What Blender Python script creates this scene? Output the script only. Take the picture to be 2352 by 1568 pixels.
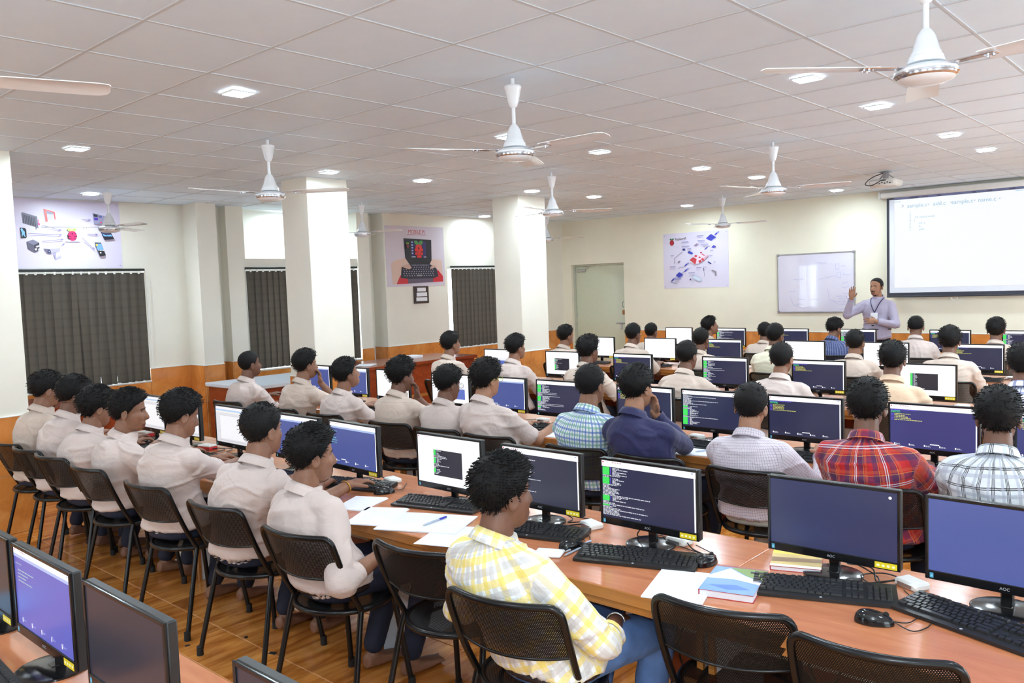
import bpy, bmesh, math, random
import numpy as np
from mathutils import Vector, Matrix

for _o in list(bpy.data.objects):
    bpy.data.objects.remove(_o, do_unlink=True)
SC = bpy.context.scene
COL = SC.collection
PI = math.pi

# ------------------------------------------------------------------ camera
FPX = 1905.94
CAM = np.array([3.45, -1.628, 1.762])
YAW, PITCH, ROLL = 0.73288, 0.0675, -0.03492
_f = np.array([-math.sin(YAW) * math.cos(PITCH), math.cos(YAW) * math.cos(PITCH), -math.sin(PITCH)])
_r = np.array([math.cos(YAW), math.sin(YAW), 0.0])
_u = np.cross(_r, _f)
_c, _s = math.cos(ROLL), math.sin(ROLL)
CR, CU, CF = _c * _r + _s * _u, -_s * _r + _c * _u, _f
cam_d = bpy.data.cameras.new('camera')
cam_d.sensor_width = 36.0
cam_d.lens = FPX / 2352.0 * 36.0
cam_d.clip_start = 0.05
cam = bpy.data.objects.new('camera', cam_d)
_m = Matrix.Identity(4)
for _i in range(3):
    _m[_i][0], _m[_i][1], _m[_i][2], _m[_i][3] = CR[_i], CU[_i], -CF[_i], CAM[_i]
cam.matrix_world = _m
COL.objects.link(cam)
SC.camera = cam

def project(p):
    d = np.asarray(p, float) - CAM
    z = d @ CF
    return (1176 + FPX * (d @ CR) / z, 784 - FPX * (d @ CU) / z, z)

# ------------------------------------------------------------------ world (daylight outside the windows)
W = bpy.data.worlds.new('daylight')
SC.world = W
W.use_nodes = True
_bg = W.node_tree.nodes['Background']
_bg.inputs['Color'].default_value = (0.78, 0.90, 1.0, 1)
_bg.inputs['Strength'].default_value = 6.0

# ------------------------------------------------------------------ exposure
SC.view_settings.view_transform = 'Standard'
SC.view_settings.look = 'None'
SC.view_settings.exposure = 0.64
SC.view_settings.gamma = 1.0
SC.view_settings.use_curve_mapping = False

# ------------------------------------------------------------------ fill lights added out of view, camera flash
def area_light(name, loc, direction, sx, sy, power, color=(1, 1, 1), spread=PI):
    l = bpy.data.lights.new(name, 'AREA')
    l.shape = 'RECTANGLE'
    l.size, l.size_y = sx, sy
    l.energy = power
    l.color = color
    l.spread = spread
    o = bpy.data.objects.new(name, l)
    o.location = loc
    o.rotation_euler = Vector(direction).to_track_quat('-Z', 'Y').to_euler()
    COL.objects.link(o)
    return o
FILL_COL = (0.70, 0.88, 1.0)
for _k, _y in enumerate((-3.3, -0.1, 3.1, 6.3)):                     # added fill, tilted up, at the unseen right-wall openings
    area_light('window_daylight', (5.36, _y + 0.2, 1.45), (-1, 0, 0.55), 1.5, 1.35, (30, 30, 34, 110)[_k], FILL_COL)
for _k, _x in enumerate((-3.6, 0.2, 3.6)):                            # added fill, tilted up, at the unseen rear openings
    area_light('window_daylight', (_x, -5.3, 1.5), (0, 1, 0.6), 1.6, 1.4, 34, FILL_COL)
_fl = bpy.data.lights.new('camera_flash', 'POINT')
_fl.energy = 50
_fl.shadow_soft_size = 0.025
_fl.color = (0.80, 0.92, 1.0)
_flo = bpy.data.objects.new('camera_flash', _fl)
_flo.location = tuple(CAM + CU * 0.11 + CF * 0.02)
COL.objects.link(_flo)
LED_STRENGTH = 265.0
# ================================================================== helpers
def lin(c):
    c = c / 255.0
    return c / 12.92 if c <= 0.04045 else ((c + 0.055) / 1.055) ** 2.4
def rgb(r, g, b, a=1.0):
    return (lin(r), lin(g), lin(b), a)

class MB:
    """collects vertices and faces, later linked as ONE mesh object"""
    def __init__(self):
        self.v = []; self.f = []; self.c = []
        self.col = None
    def add(self, vs, fs):
        o = len(self.v)
        self.v.extend([tuple(map(float, p)) for p in vs])
        self.f.extend([tuple(i + o for i in f) for f in fs])
        if self.col is not None:
            self.c.extend([self.col] * len(fs))
        return self
    def box(self, x0, x1, y0, y1, z0, z1, b=0.0, R=None, at=(0, 0, 0)):
        cx, cy, cz = (x0 + x1) / 2, (y0 + y1) / 2, (z0 + z1) / 2
        hx, hy, hz = (x1 - x0) / 2, (y1 - y0) / 2, (z1 - z0) / 2
        if b <= 0:
            vs = [(sx * hx, sy * hy, sz * hz) for sx in (-1, 1) for sy in (-1, 1) for sz in (-1, 1)]
            fs = [(0, 1, 3, 2), (4, 6, 7, 5), (0, 4, 5, 1), (2, 3, 7, 6), (0, 2, 6, 4), (1, 5, 7, 3)]
        else:
            b = min(b, hx * .98, hy * .98, hz * .98)
            vs = []; idx = {}
            for sx in (-1, 1):
                for sy in (-1, 1):
                    for sz in (-1, 1):
                        for a in range(3):
                            p = [sx * (hx - b), sy * (hy - b), sz * (hz - b)]
                            p[a] = (sx * hx, sy * hy, sz * hz)[a]
                            idx[(sx, sy, sz, a)] = len(vs); vs.append(tuple(p))
            fs = []
            S = (-1, 1)
            for a in range(3):
                for s in S:
                    o = [k for k in range(3) if k != a]
                    q = []
                    for (p, r) in ((-1, -1), (1, -1), (1, 1), (-1, 1)):
                        k = [0, 0, 0]; k[a] = s; k[o[0]] = p; k[o[1]] = r
                        q.append(idx[(*k, a)])
                    fs.append(q)
            for a in range(3):
                o = [k for k in range(3) if k != a]
                for p in S:
                    for r in S:
                        q = []
                        for (s, w) in ((-1, 0), (1, 0), (1, 1), (-1, 1)):
                            k = [0, 0, 0]; k[a] = s; k[o[0]] = p; k[o[1]] = r
                            q.append(idx[(*k, o[w])])
                        fs.append(q)
            for sx in S:
                for sy in S:
                    for sz in S:
                        fs.append([idx[(sx, sy, sz, a)] for a in range(3)])
            out = []
            for q in fs:
                P = [Vector(vs[i]) for i in q]
                n = (P[1] - P[0]).cross(P[2] - P[0])
                c = sum(P, Vector()) / len(P)
                out.append(tuple(q) if n.dot(c) > 0 else tuple(reversed(q)))
            fs = out
        V = []
        for p in vs:
            p = Vector((p[0] + cx, p[1] + cy, p[2] + cz))
            if R is not None:
                p = R @ p
            V.append((p[0] + at[0], p[1] + at[1], p[2] + at[2]))
        return self.add(V, fs)
    def tube(self, path, r, n=8, closed=False, caps=True, flat=1.0):
        P = [Vector(p) for p in path]
        m = len(P)
        rr = r if hasattr(r, '__len__') else [r] * m
        T = []
        for i in range(m):
            if closed:
                t = P[(i + 1) % m] - P[i - 1]
            else:
                t = P[min(i + 1, m - 1)] - P[max(i - 1, 0)]
            T.append(t.normalized() if t.length > 1e-9 else Vector((0, 0, 1)))
        up = Vector((0, 0, 1)) if abs(T[0].z) < .9 else Vector((1, 0, 0))
        N = (up - T[0] * up.dot(T[0])).normalized()
        vs = []
        for i in range(m):
            N = (N - T[i] * N.dot(T[i]))
            N = N.normalized() if N.length > 1e-6 else T[i].orthogonal().normalized()
            B = T[i].cross(N)
            for k in range(n):
                a = 2 * PI * k / n
                vs.append(P[i] + (N * math.cos(a) * flat + B * math.sin(a)) * rr[i])
        fs = []
        for i in range(m if closed else m - 1):
            j = (i + 1) % m
            for k in range(n):
                l = (k + 1) % n
                fs.append((i * n + k, i * n + l, j * n + l, j * n + k))
        if caps and not closed:
            fs.append(tuple(reversed(range(n)))); fs.append(tuple((m - 1) * n + k for k in range(n)))
        return self.add(vs, fs)
    def lathe(self, prof, n=20, at=(0, 0, 0), R=None, caps=True):
        vs = []
        for (r, z) in prof:
            for k in range(n):
                a = 2 * PI * k / n
                p = Vector((r * math.cos(a), r * math.sin(a), z))
                if R is not None:
                    p = R @ p
                vs.append((p[0] + at[0], p[1] + at[1], p[2] + at[2]))
        fs = []
        for i in range(len(prof) - 1):
            for k in range(n):
                l = (k + 1) % n
                fs.append((i * n + k, i * n + l, (i + 1) * n + l, (i + 1) * n + k))
        if caps:
            fs.append(tuple(reversed(range(n)))); fs.append(tuple((len(prof) - 1) * n + k for k in range(n)))
        return self.add(vs, fs)
    def quad(self, a, b, c, d):
        return self.add([a, b, c, d], [(0, 1, 2, 3)])
    def mesh(self, name, mat, smooth=None):
        me = bpy.data.meshes.new(name)
        me.from_pydata(self.v, [], self.f)
        for m in (mat if isinstance(mat, (list, tuple)) else [mat]):
            me.materials.append(m)
        if self.c:
            at = me.color_attributes.new('tint', 'FLOAT_COLOR', 'CORNER')
            buf = np.empty((len(me.loops), 4), np.float32); k = 0
            for f, c in zip(self.f, self.c):
                buf[k:k + len(f)] = c; k += len(f)
            at.data.foreach_set('color', buf.ravel())
        me.update()
        if smooth is not None:
            me.polygons.foreach_set('use_smooth', [True] * len(me.polygons))
            if smooth < 179:
                me.set_sharp_from_angle(angle=math.radians(smooth))
        return me

def link(name, data, parent=None, loc=None, rotz=None, rot=None):
    o = bpy.data.objects.new(name, data)
    COL.objects.link(o)
    if parent is not None:
        o.parent = parent
    if loc is not None:
        o.location = loc
    if rotz is not None:
        o.rotation_euler = (0, 0, rotz)
    if rot is not None:
        o.rotation_euler = rot
    return o
def obj(name, mb, mat, parent=None, smooth=None, **k):
    return link(name, mb.mesh(name, mat, smooth), parent, **k)
def tag(o, label=None, cat=None, group=None, kind=None):
    if label: o['label'] = label
    if cat: o['category'] = cat
    if group: o['group'] = group
    if kind: o['kind'] = kind
    return o
def thing(name, label, cat, loc=(0, 0, 0), rotz=0.0, group=None):
    return tag(link(name, None, None, loc=loc, rotz=rotz), label, cat, group)
def struct(o):
    o['kind'] = 'structure'; return o
def copy_tree(o, parent=None):
    c = o.copy(); COL.objects.link(c); c.parent = parent
    for ch in list(o.children):
        copy_tree(ch, c)
    return c

def arc(c, r, a0, a1, n, plane='xy'):
    out = []
    for i in range(n + 1):
        a = a0 + (a1 - a0) * i / n
        u, v = r * math.cos(a), r * math.sin(a)
        out.append({'xy': (c[0] + u, c[1] + v, c[2]), 'xz': (c[0] + u, c[1], c[2] + v), 'yz': (c[0], c[1] + u, c[2] + v)}[plane])
    return out
def smooth_path(pts, n=6):
    P = [Vector(p) for p in pts]
    out = []
    for i in range(len(P) - 1):
        p0, p1, p2, p3 = P[max(i - 1, 0)], P[i], P[i + 1], P[min(i + 2, len(P) - 1)]
        for k in range(n):
            t = k / n
            out.append(0.5 * ((2 * p1) + (p2 - p0) * t + (2 * p0 - 5 * p1 + 4 * p2 - p3) * t * t + (3 * p1 - p0 - 3 * p2 + p3) * t ** 3))
    out.append(P[-1])
    return out

class Flat(MB):
    """flat print: coloured shapes on a plane; o = origin, u and v = plane axes, n = outward normal"""
    def __init__(self, o, u, v, n, step=0.0004):
        super().__init__()
        self.o, self.u, self.w, self.n = Vector(o), Vector(u), Vector(v), Vector(n)
        self.k = 0; self.step = step
    def P(self, x, y):
        return self.o + self.u * x + self.w * y + self.n * (self.step * self.k)
    def poly(self, pts, c, up=True):
        if up: self.k += 1
        self.col = c
        a = 0
        for i in range(len(pts)):
            x0, y0 = pts[i]; x1, y1 = pts[(i + 1) % len(pts)]
            a += x0 * y1 - x1 * y0
        pts = pts if a > 0 else pts[::-1]
        if self.u.cross(self.w).dot(self.n) < 0: pts = pts[::-1]
        self.add([self.P(*p) for p in pts], [tuple(range(len(pts)))])
    def rect(self, x0, y0, x1, y1, c, up=True):
        self.poly([(x0, y0), (x1, y0), (x1, y1), (x0, y1)], c, up)
    def ell(self, x, y, rx, ry, c, n=20, a0=0.0, up=True):
        ca, sa = math.cos(a0), math.sin(a0)
        self.poly([(x + rx * math.cos(t) * ca - ry * math.sin(t) * sa, y + rx * math.cos(t) * sa + ry * math.sin(t) * ca)
                   for t in [2 * PI * i / n for i in range(n)]], c, up)
    def line(self, pts, w, c, up=True):
        if up: self.k += 1
        for (a, b) in zip(pts[:-1], pts[1:]):
            d = Vector((b[0] - a[0], b[1] - a[1])); L = d.length or 1e-6
            nx, ny = -d.y / L * w / 2, d.x / L * w / 2
            self.poly([(a[0] + nx, a[1] + ny), (a[0] - nx, a[1] - ny), (b[0] - nx, b[1] - ny), (b[0] + nx, b[1] + ny)], c, False)
    def arrow(self, a, b, w, h, c):
        d = Vector((b[0] - a[0], b[1] - a[1])); L = d.length; d /= L
        e = (b[0] - d.x * h, b[1] - d.y * h)
        self.line([a, e], w, c)
        self.poly([b, (e[0] - d.y * h * .42, e[1] + d.x * h * .42), (e[0] + d.y * h * .42, e[1] - d.x * h * .42)], c, False)
    def text(self, s, x, y, size, c, align='CENTER', wide=1.0):
        self.k += 1
        vs, fs = text_mesh(s, align)
        self.col = c
        flip = self.u.cross(self.w).dot(self.n) < 0
        self.add([self.P(x + p[0] * size * wide, y + p[1] * size) for p in vs], [tuple(reversed(f)) if flip else f for f in fs])

_TXT = {}
def text_mesh(s, align='CENTER'):
    if (s, align) not in _TXT:
        cu = bpy.data.curves.new('lettering', 'FONT')
        cu.body = s; cu.size = 1.0; cu.align_x = align; cu.align_y = 'CENTER'; cu.resolution_u = 3
        o = bpy.data.objects.new('lettering', cu); COL.objects.link(o)
        dg = bpy.context.evaluated_depsgraph_get()
        me = bpy.data.meshes.new_from_object(o.evaluated_get(dg))
        _TXT[(s, align)] = ([tuple(v.co)[:2] for v in me.vertices], [tuple(p.vertices) for p in me.polygons])
        bpy.data.objects.remove(o); bpy.data.curves.remove(cu); bpy.data.meshes.remove(me)
    return _TXT[(s, align)]

# ================================================================== materials
class NT:
    def __init__(self, name):
        self.m = bpy.data.materials.new(name); self.m.use_nodes = True
        self.t = self.m.node_tree; self.b = self.t.nodes['Principled BSDF']; self.out = self.t.nodes['Material Output']
    def n(self, typ, **k):
        nd = self.t.nodes.new(typ)
        for a, v in k.items():
            setattr(nd, a, v)
        return nd
    def l(self, a, b):
        self.t.links.new(a, b)
    def coord(self, kind='Object', scale=(1, 1, 1)):
        tc = self.n('ShaderNodeTexCoord'); mp = self.n('ShaderNodeMapping')
        mp.inputs['Scale'].default_value = scale
        self.l(tc.outputs[kind], mp.inputs['Vector'])
        return mp.outputs['Vector']
    def noise(self, vec, scale, detail=4, rough=.55, dist=0.0):
        nd = self.n('ShaderNodeTexNoise')
        nd.inputs['Scale'].default_value = scale; nd.inputs['Detail'].default_value = detail
        nd.inputs['Roughness'].default_value = rough; nd.inputs['Distortion'].default_value = dist
        if vec is not None: self.l(vec, nd.inputs['Vector'])
        return nd.outputs['Fac']
    def ramp(self, fac, stops):
        nd = self.n('ShaderNodeValToRGB')
        e = nd.color_ramp.elements
        while len(e) < len(stops): e.new(0.5)
        for i, (p, c) in enumerate(stops):
            e[i].position = p; e[i].color = c
        self.l(fac, nd.inputs['Fac'])
        return nd.outputs['Color']
    def bump(self, h, strength, dist=0.01):
        nd = self.n('ShaderNodeBump')
        nd.inputs['Strength'].default_value = strength; nd.inputs['Distance'].default_value = dist
        self.l(h, nd.inputs['Height']); self.l(nd.outputs['Normal'], self.b.inputs['Normal'])
    def math(self, op, a, b=None, clamp=False):
        nd = self.n('ShaderNodeMath', operation=op); nd.use_clamp = clamp
        for i, x in enumerate((a, b)):
            if x is None: continue
            if isinstance(x, (int, float)): nd.inputs[i].default_value = x
            else: self.l(x, nd.inputs[i])
        return nd.outputs[0]
    def mix(self, fac, a, b):
        nd = self.n('ShaderNodeMix', data_type='RGBA')
        for s, x in ((nd.inputs[0], fac), (nd.inputs[6], a), (nd.inputs[7], b)):
            if isinstance(x, (int, float)): s.default_value = x
            elif isinstance(x, tuple): s.default_value = x
            else: self.l(x, s)
        return nd.outputs[2]
    def set(self, **k):
        for a, v in k.items():
            self.b.inputs[{'color': 'Base Color', 'rough': 'Roughness', 'metal': 'Metallic', 'spec': 'Specular IOR Level',
                           'coat': 'Coat Weight', 'coatr': 'Coat Roughness', 'sheen': 'Sheen Weight', 'trans': 'Transmission Weight', 'sss': 'Subsurface Weight'}[a]].default_value = v
        return self

def plain(name, c, rough=.5, metal=0.0, var=0.06, nscale=18, bump=0.0, bscale=120, **k):
    t = NT(name); t.set(rough=rough, metal=metal, **k)
    v = t.coord()
    f = t.noise(v, nscale, 3)
    d = tuple(min(1, x * (1 - var)) for x in c[:3]) + (1,); l = tuple(min(1, x * (1 + var)) for x in c[:3]) + (1,)
    t.l(t.ramp(f, [(.3, d), (.7, l)]), t.b.inputs['Base Color'])
    if bump > 0:
        t.bump(t.noise(v, bscale, 2), bump, .004)
    return t.m
def wood(name, c0, c1, scale=(2, 14, 14), rough=.3, coat=.3):
    t = NT(name); t.set(rough=rough, coat=coat, coatr=.12)
    v = t.coord('Object', scale)
    f = t.noise(v, 1.6, 6, .6, .8)
    t.l(t.ramp(f, [(.25, c0), (.75, c1)]), t.b.inputs['Base Color'])
    t.bump(f, .04, .003)
    return t.m
def emit_attr(name, strength):
    t = NT(name)
    a = t.n('ShaderNodeAttribute', attribute_name='tint')
    t.b.inputs['Base Color'].default_value = (.01, .01, .012, 1)
    t.b.inputs['Roughness'].default_value = .25
    t.l(a.outputs['Color'], t.b.inputs['Emission Color'])
    t.b.inputs['Emission Strength'].default_value = strength
    return t.m
def print_attr(name, rough=.45):
    t = NT(name)
    a = t.n('ShaderNodeAttribute', attribute_name='tint')
    t.l(a.outputs['Color'], t.b.inputs['Base Color'])
    t.b.inputs['Roughness'].default_value = rough
    return t.m
def perforated(name, pitch, rad, axes='XZ'):
    t = NT(name); t.set(color=(.006, .006, .006, 1), rough=.6, spec=.25)
    v = t.coord()
    sp = t.n('ShaderNodeSeparateXYZ'); t.l(v, sp.inputs[0])
    cb = t.n('ShaderNodeCombineXYZ')
    t.l(sp.outputs[axes[0]], cb.inputs[0]); t.l(sp.outputs[axes[1]], cb.inputs[1])
    def lattice(off):
        m1 = t.n('ShaderNodeVectorMath', operation='MULTIPLY_ADD')
        t.l(cb.outputs[0], m1.inputs[0]); m1.inputs[1].default_value = (1 / pitch, 1 / (pitch * 1.73), 0); m1.inputs[2].default_value = (off, off, 0)
        fr = t.n('ShaderNodeVectorMath', operation='FRACTION'); t.l(m1.outputs[0], fr.inputs[0])
        su = t.n('ShaderNodeVectorMath', operation='MULTIPLY_ADD'); t.l(fr.outputs[0], su.inputs[0])
        su.inputs[1].default_value = (1, 1.73, 0); su.inputs[2].default_value = (-.5, -.865, 0)
        ln = t.n('ShaderNodeVectorMath', operation='LENGTH'); t.l(su.outputs[0], ln.inputs[0])
        return ln.outputs['Value']
    d = t.math('MINIMUM', lattice(0.0), lattice(.5))
    hole = t.math('LESS_THAN', d, rad)
    tr = t.n('ShaderNodeBsdfTransparent'); mx = t.n('ShaderNodeMixShader')
    t.l(hole, mx.inputs[0]); t.l(t.b.outputs[0], mx.inputs[1]); t.l(tr.outputs[0], mx.inputs[2]); t.l(mx.outputs[0], t.out.inputs['Surface'])
    return t.m

MAT = {}
def build_materials():
    m = MAT
    m['wall'] = plain('wall_paint', rgb(238, 234, 222), .6, var=.02, nscale=3, bump=.05, bscale=60)
    m['wall_front'] = plain('wall_paint_cream', rgb(240, 235, 215), .55, var=.02, nscale=3, bump=.04, bscale=60)
    m['white_trim'] = plain('white_trim', rgb(240, 240, 236), .5, var=.02)
    m['ceil_panel'] = plain('ceiling_panel', rgb(224, 240, 255), .55, var=.015, nscale=6, bump=.03, bscale=300)
    m['grid'] = plain('ceiling_grid_metal', rgb(204, 210, 216), .5, var=.02)
    # wainscot tile: orange-brown mottled ceramic
    t = NT('wainscot_tile'); t.set(rough=.22, coat=.4, coatr=.1)
    v = t.coord('Object')
    oi = t.n('ShaderNodeObjectInfo')
    f = t.noise(v, 3.2, 7, .62, .6)
    c = t.ramp(f, [(.28, rgb(184, 106, 44)), (.5, rgb(222, 144, 70)), (.72, rgb(240, 176, 104))])
    t.l(t.mix(t.math('MULTIPLY', oi.outputs['Random'], .3), c, rgb(206, 120, 52)), t.b.inputs['Base Color'])
    m['wainscot'] = t.m
    # floor tile: glossy wood-look
    t = NT('floor_tile'); t.set(rough=.12, coat=.5, coatr=.06)
    v = t.coord('Object', (9, 1.3, 9))
    oi = t.n('ShaderNodeObjectInfo')
    ad = t.n('ShaderNodeVectorMath', operation='ADD'); t.l(v, ad.inputs[0])
    cb = t.n('ShaderNodeCombineXYZ'); t.l(t.math('MULTIPLY', oi.outputs['Random'], 40), cb.inputs[0]); t.l(t.math('MULTIPLY', oi.outputs['Random'], 17), cb.inputs[1]); t.l(cb.outputs[0], ad.inputs[1])
    f = t.noise(ad.outputs[0], 1.1, 7, .6, 1.2)
    c = t.ramp(f, [(.25, rgb(134, 74, 28)), (.45, rgb(196, 118, 50)), (.62, rgb(228, 154, 78)), (.8, rgb(244, 186, 112))])
    t.l(c, t.b.inputs['Base Color'])
    m['floor_tile'] = t.m
    m['grout'] = plain('grout', rgb(232, 210, 180), .8)
    m['desk_top'] = wood('desk_top_laminate', rgb(178, 104, 66), rgb(206, 132, 90), (1.5, 9, 9), .2, .35)
    m['desk_edge'] = wood('desk_edge_wood', rgb(146, 88, 34), rgb(188, 124, 60), (1.2, 20, 20), .35, .2)
    m['desk_brown'] = wood('desk_brown_panel', rgb(120, 50, 22), rgb(160, 74, 36), (6, 2, 2), .35, .2)
    m['counter'] = wood('counter_redwood', rgb(120, 46, 22), rgb(156, 70, 36), (2, 8, 8), .25, .3)
    m['grey_panel'] = plain('grey_laminate', rgb(206, 212, 220), .4, var=.03, nscale=40)
    m['black_metal'] = plain('black_metal', (.008, .008, .009, 1), .25, .3)
    m['black_plastic'] = plain('black_plastic', (.012, .012, .013, 1), .42, bump=.03)
    m['gloss_black'] = plain('glossy_black_plastic', (.006, .006, .007, 1), .16)
    m['key'] = plain('key_plastic', (.016, .016, .018, 1), .38)
    m['rubber'] = plain('rubber', (.01, .01, .01, 1), .7)
    m['cable'] = plain('cable', (.012, .012, .012, 1), .5)
    m['perf_back'] = perforated('perforated_back', .0062, .2, 'XZ')
    m['perf_seat'] = perforated('perforated_seat', .0062, .17, 'XY')
    m['silver'] = plain('brushed_metal', rgb(190, 190, 190), .3, .9)
    m['brass'] = plain('brass', rgb(150, 100, 60), .35, .8)
    m['fan_white'] = plain('fan_white_enamel', rgb(240, 242, 246), .22, var=.01, coat=.3)
    m['fan_chrome'] = plain('fan_chrome_trim', rgb(215, 215, 220), .15, .9)
    m['paper'] = plain('paper', rgb(236, 236, 242), .7, var=.02)
    m['white_plastic'] = plain('white_plastic', rgb(226, 224, 220), .4, var=.02)
    m['red_plastic'] = plain('red_plastic', rgb(190, 30, 40), .4)
    m['green_plastic'] = plain('green_plastic', rgb(60, 200, 110), .35)
    m['blue_plastic'] = plain('blue_plastic', rgb(50, 50, 170), .3)
    m['clear_plastic'] = plain('smoke_plastic', rgb(170, 180, 200), .2)
    m['door'] = plain('door_green_enamel', rgb(208, 214, 190), .2, var=.02, coat=.25, coatr=.1)
    m['door_frame'] = plain('door_frame_paint', rgb(190, 192, 174), .4)
    m['blind'] = None
    t = NT('blind_fabric'); t.set(rough=.75)
    v = t.coord('Object')
    w1 = t.n('ShaderNodeTexWave', wave_type='BANDS', bands_direction='Z'); w1.inputs['Scale'].default_value = 3.2; w1.inputs['Distortion'].default_value = .4; w1.inputs['Detail'].default_value = 1
    t.l(v, w1.inputs['Vector'])
    f2 = t.noise(v, 90, 3)
    c = t.ramp(w1.outputs['Fac'], [(.0, rgb(60, 56, 51)), (.8, rgb(58, 54, 49)), (.97, rgb(50, 47, 43))])  # thin dark bands paint the grille's shade into the fabric colour
    t.l(t.mix(t.math('MULTIPLY', f2, .3), c, rgb(74, 69, 62)), t.b.inputs['Base Color'])
    tl = t.n('ShaderNodeBsdfTranslucent'); tl.inputs['Color'].default_value = rgb(70, 61, 51)
    mx = t.n('ShaderNodeMixShader'); mx.inputs[0].default_value = .22
    t.l(t.b.outputs[0], mx.inputs[1]); t.l(tl.outputs[0], mx.inputs[2]); t.l(mx.outputs[0], t.out.inputs['Surface'])
    m['blind'] = t.m
    m['blind_rail'] = plain('blind_rail', (.02, .02, .02, 1), .3, .4)
    t = NT('window_glass'); t.set(color=(.9, .95, .95, 1), rough=.03)
    tr = t.n('ShaderNodeBsdfTransparent'); mx = t.n('ShaderNodeMixShader'); mx.inputs[0].default_value = .92
    t.l(t.b.outputs[0], mx.inputs[1]); t.l(tr.outputs[0], mx.inputs[2]); t.l(mx.outputs[0], t.out.inputs['Surface'])
    m['window_glass'] = t.m
    m['print'] = print_attr('poster_print', .35)
    m['whiteboard'] = plain('whiteboard_enamel', rgb(222, 218, 236), .06, var=.01, coat=1.0, coatr=.02, spec=.9)
    m['alu'] = plain('aluminium', rgb(170, 168, 170), .35, .8)
    m['screen_cloth'] = plain('screen_cloth', rgb(226, 228, 238), .6, var=.01)
    m['screen_border'] = plain('screen_border', rgb(52, 54, 66), .6)
    m['screen'] = emit_attr('monitor_picture', .70)
    m['projection'] = emit_attr('projected_picture', .62)
    t = NT('led_diffuser'); t.b.inputs['Base Color'].default_value = (1, 1, 1, 1)
    t.b.inputs['Emission Color'].default_value = (.76, .915, 1.0, 1); t.b.inputs['Emission Strength'].default_value = LED_STRENGTH
    m['led'] = t.m
    m['yellow_sticker'] = plain('yellow_sticker', rgb(232, 208, 40), .5)
    m['blue_sticker'] = plain('blue_sticker', rgb(70, 140, 180), .5)
    m['logo_grey'] = plain('logo_grey', rgb(170, 170, 175), .4)
build_materials()
# ================================================================== the room
XL, YF, HC, HW = -6.63, 10.74, 2.91, 0.897
XR, YB = 5.4, -5.4
S3X, PX = -6.33, -6.46          # wall plane beyond the recess, plane of the window pier

def in_frame(p, m=60):
    x, y, z = project(p)
    return z > .2 and -m < x < 2352 + m and -m < y < 1568 + m

# ---------------- floor
fl = MB(); fl.box(XL - .4, XR + .2, YB - .2, YF + .2, -.12, -.004)
floor = struct(obj('floor', fl, MAT['grout']))
tile_me = MB().box(-.2975, .2975, -.2975, .2975, -.009, 0, .0012).mesh('floor_tile', MAT['floor_tile'])
cells = []
for i in range(-11, 9):
    for j in range(-9, 19):
        x, y = .6 * i + .3, .6 * j + .2
        if x > XR - .2 or y > YF - .2 or y < YB + .2 or x < XL + .2: continue
        cells.append((0 if in_frame((x, y, 0)) and x < 3 and y < 5 else 1, (x - CAM[0]) ** 2 + (y - CAM[1]) ** 2, x, y))
cells.sort()
for (_, _, x, y) in cells[:190]:
    o = link('floor_tile', tile_me, floor, loc=(x, y, 0))
rest = MB()
for (_, _, x, y) in cells[190:]:
    rest.box(x - .2975, x + .2975, y - .2975, y + .2975, -.009, 0)
tag(obj('floor_tiling', rest, MAT['floor_tile'], floor), kind='stuff')

# ---------------- ceiling: panels in a metal grid
ce = MB(); ce.box(XL - .4, XR + .2, YB - .2, YF + .2, HC + .03, HC + .15)
ceiling = struct(obj('ceiling', ce, MAT['ceil_panel']))
LIGHTS = [(x, y) for x in (-3.2, -0.88, 1.47, 3.82) for y in (-1.6, .93, 3.22, 4.42, 6.22, 7.5, 9.95)] + [(-5.95, 2.1), (-6.0, 8.3), (-6.66, 5.1)]
pan_me = MB().box(-.2935, .2935, -.2935, .2935, 0, .012, .001).mesh('ceiling_panel', MAT['ceil_panel'])
cells = []
for i in range(-11, 9):
    for j in range(-9, 18):
        x, y = .6 * i + .3, .6 * j + .3
        vis = 0 if in_frame((x, y, HC), 150) else 1
        cells.append((vis, (x - CAM[0]) ** 2 + (y - CAM[1]) ** 2, x, y))
cells.sort()
random.seed(3)
for (_, _, x, y) in cells[:300]:
    link('ceiling_panel', pan_me, ceiling, loc=(x, y, HC + random.uniform(-.0008, .0012)))
rest = MB()
for (_, _, x, y) in cells[300:]:
    rest.box(x - .291, x + .291, y - .291, y + .291, HC, HC + .012)
tag(obj('ceiling_panelling', rest, MAT['ceil_panel'], ceiling), kind='stuff')
bx = MB().box(-.008, .008, YB, YF, -.004, .004, .001).mesh('grid_bar', MAT['grid'])
by = MB().box(XL, XR, -.008, .008, -.0035, .004, .001).mesh('grid_bar', MAT['grid'])
for i in range(-11, 10):
    link('grid_bar', bx, ceiling, loc=(.6 * i, 0, HC))
for j in range(-9, 18):
    link('grid_bar', by, ceiling, loc=(0, .6 * j, HC))

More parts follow.
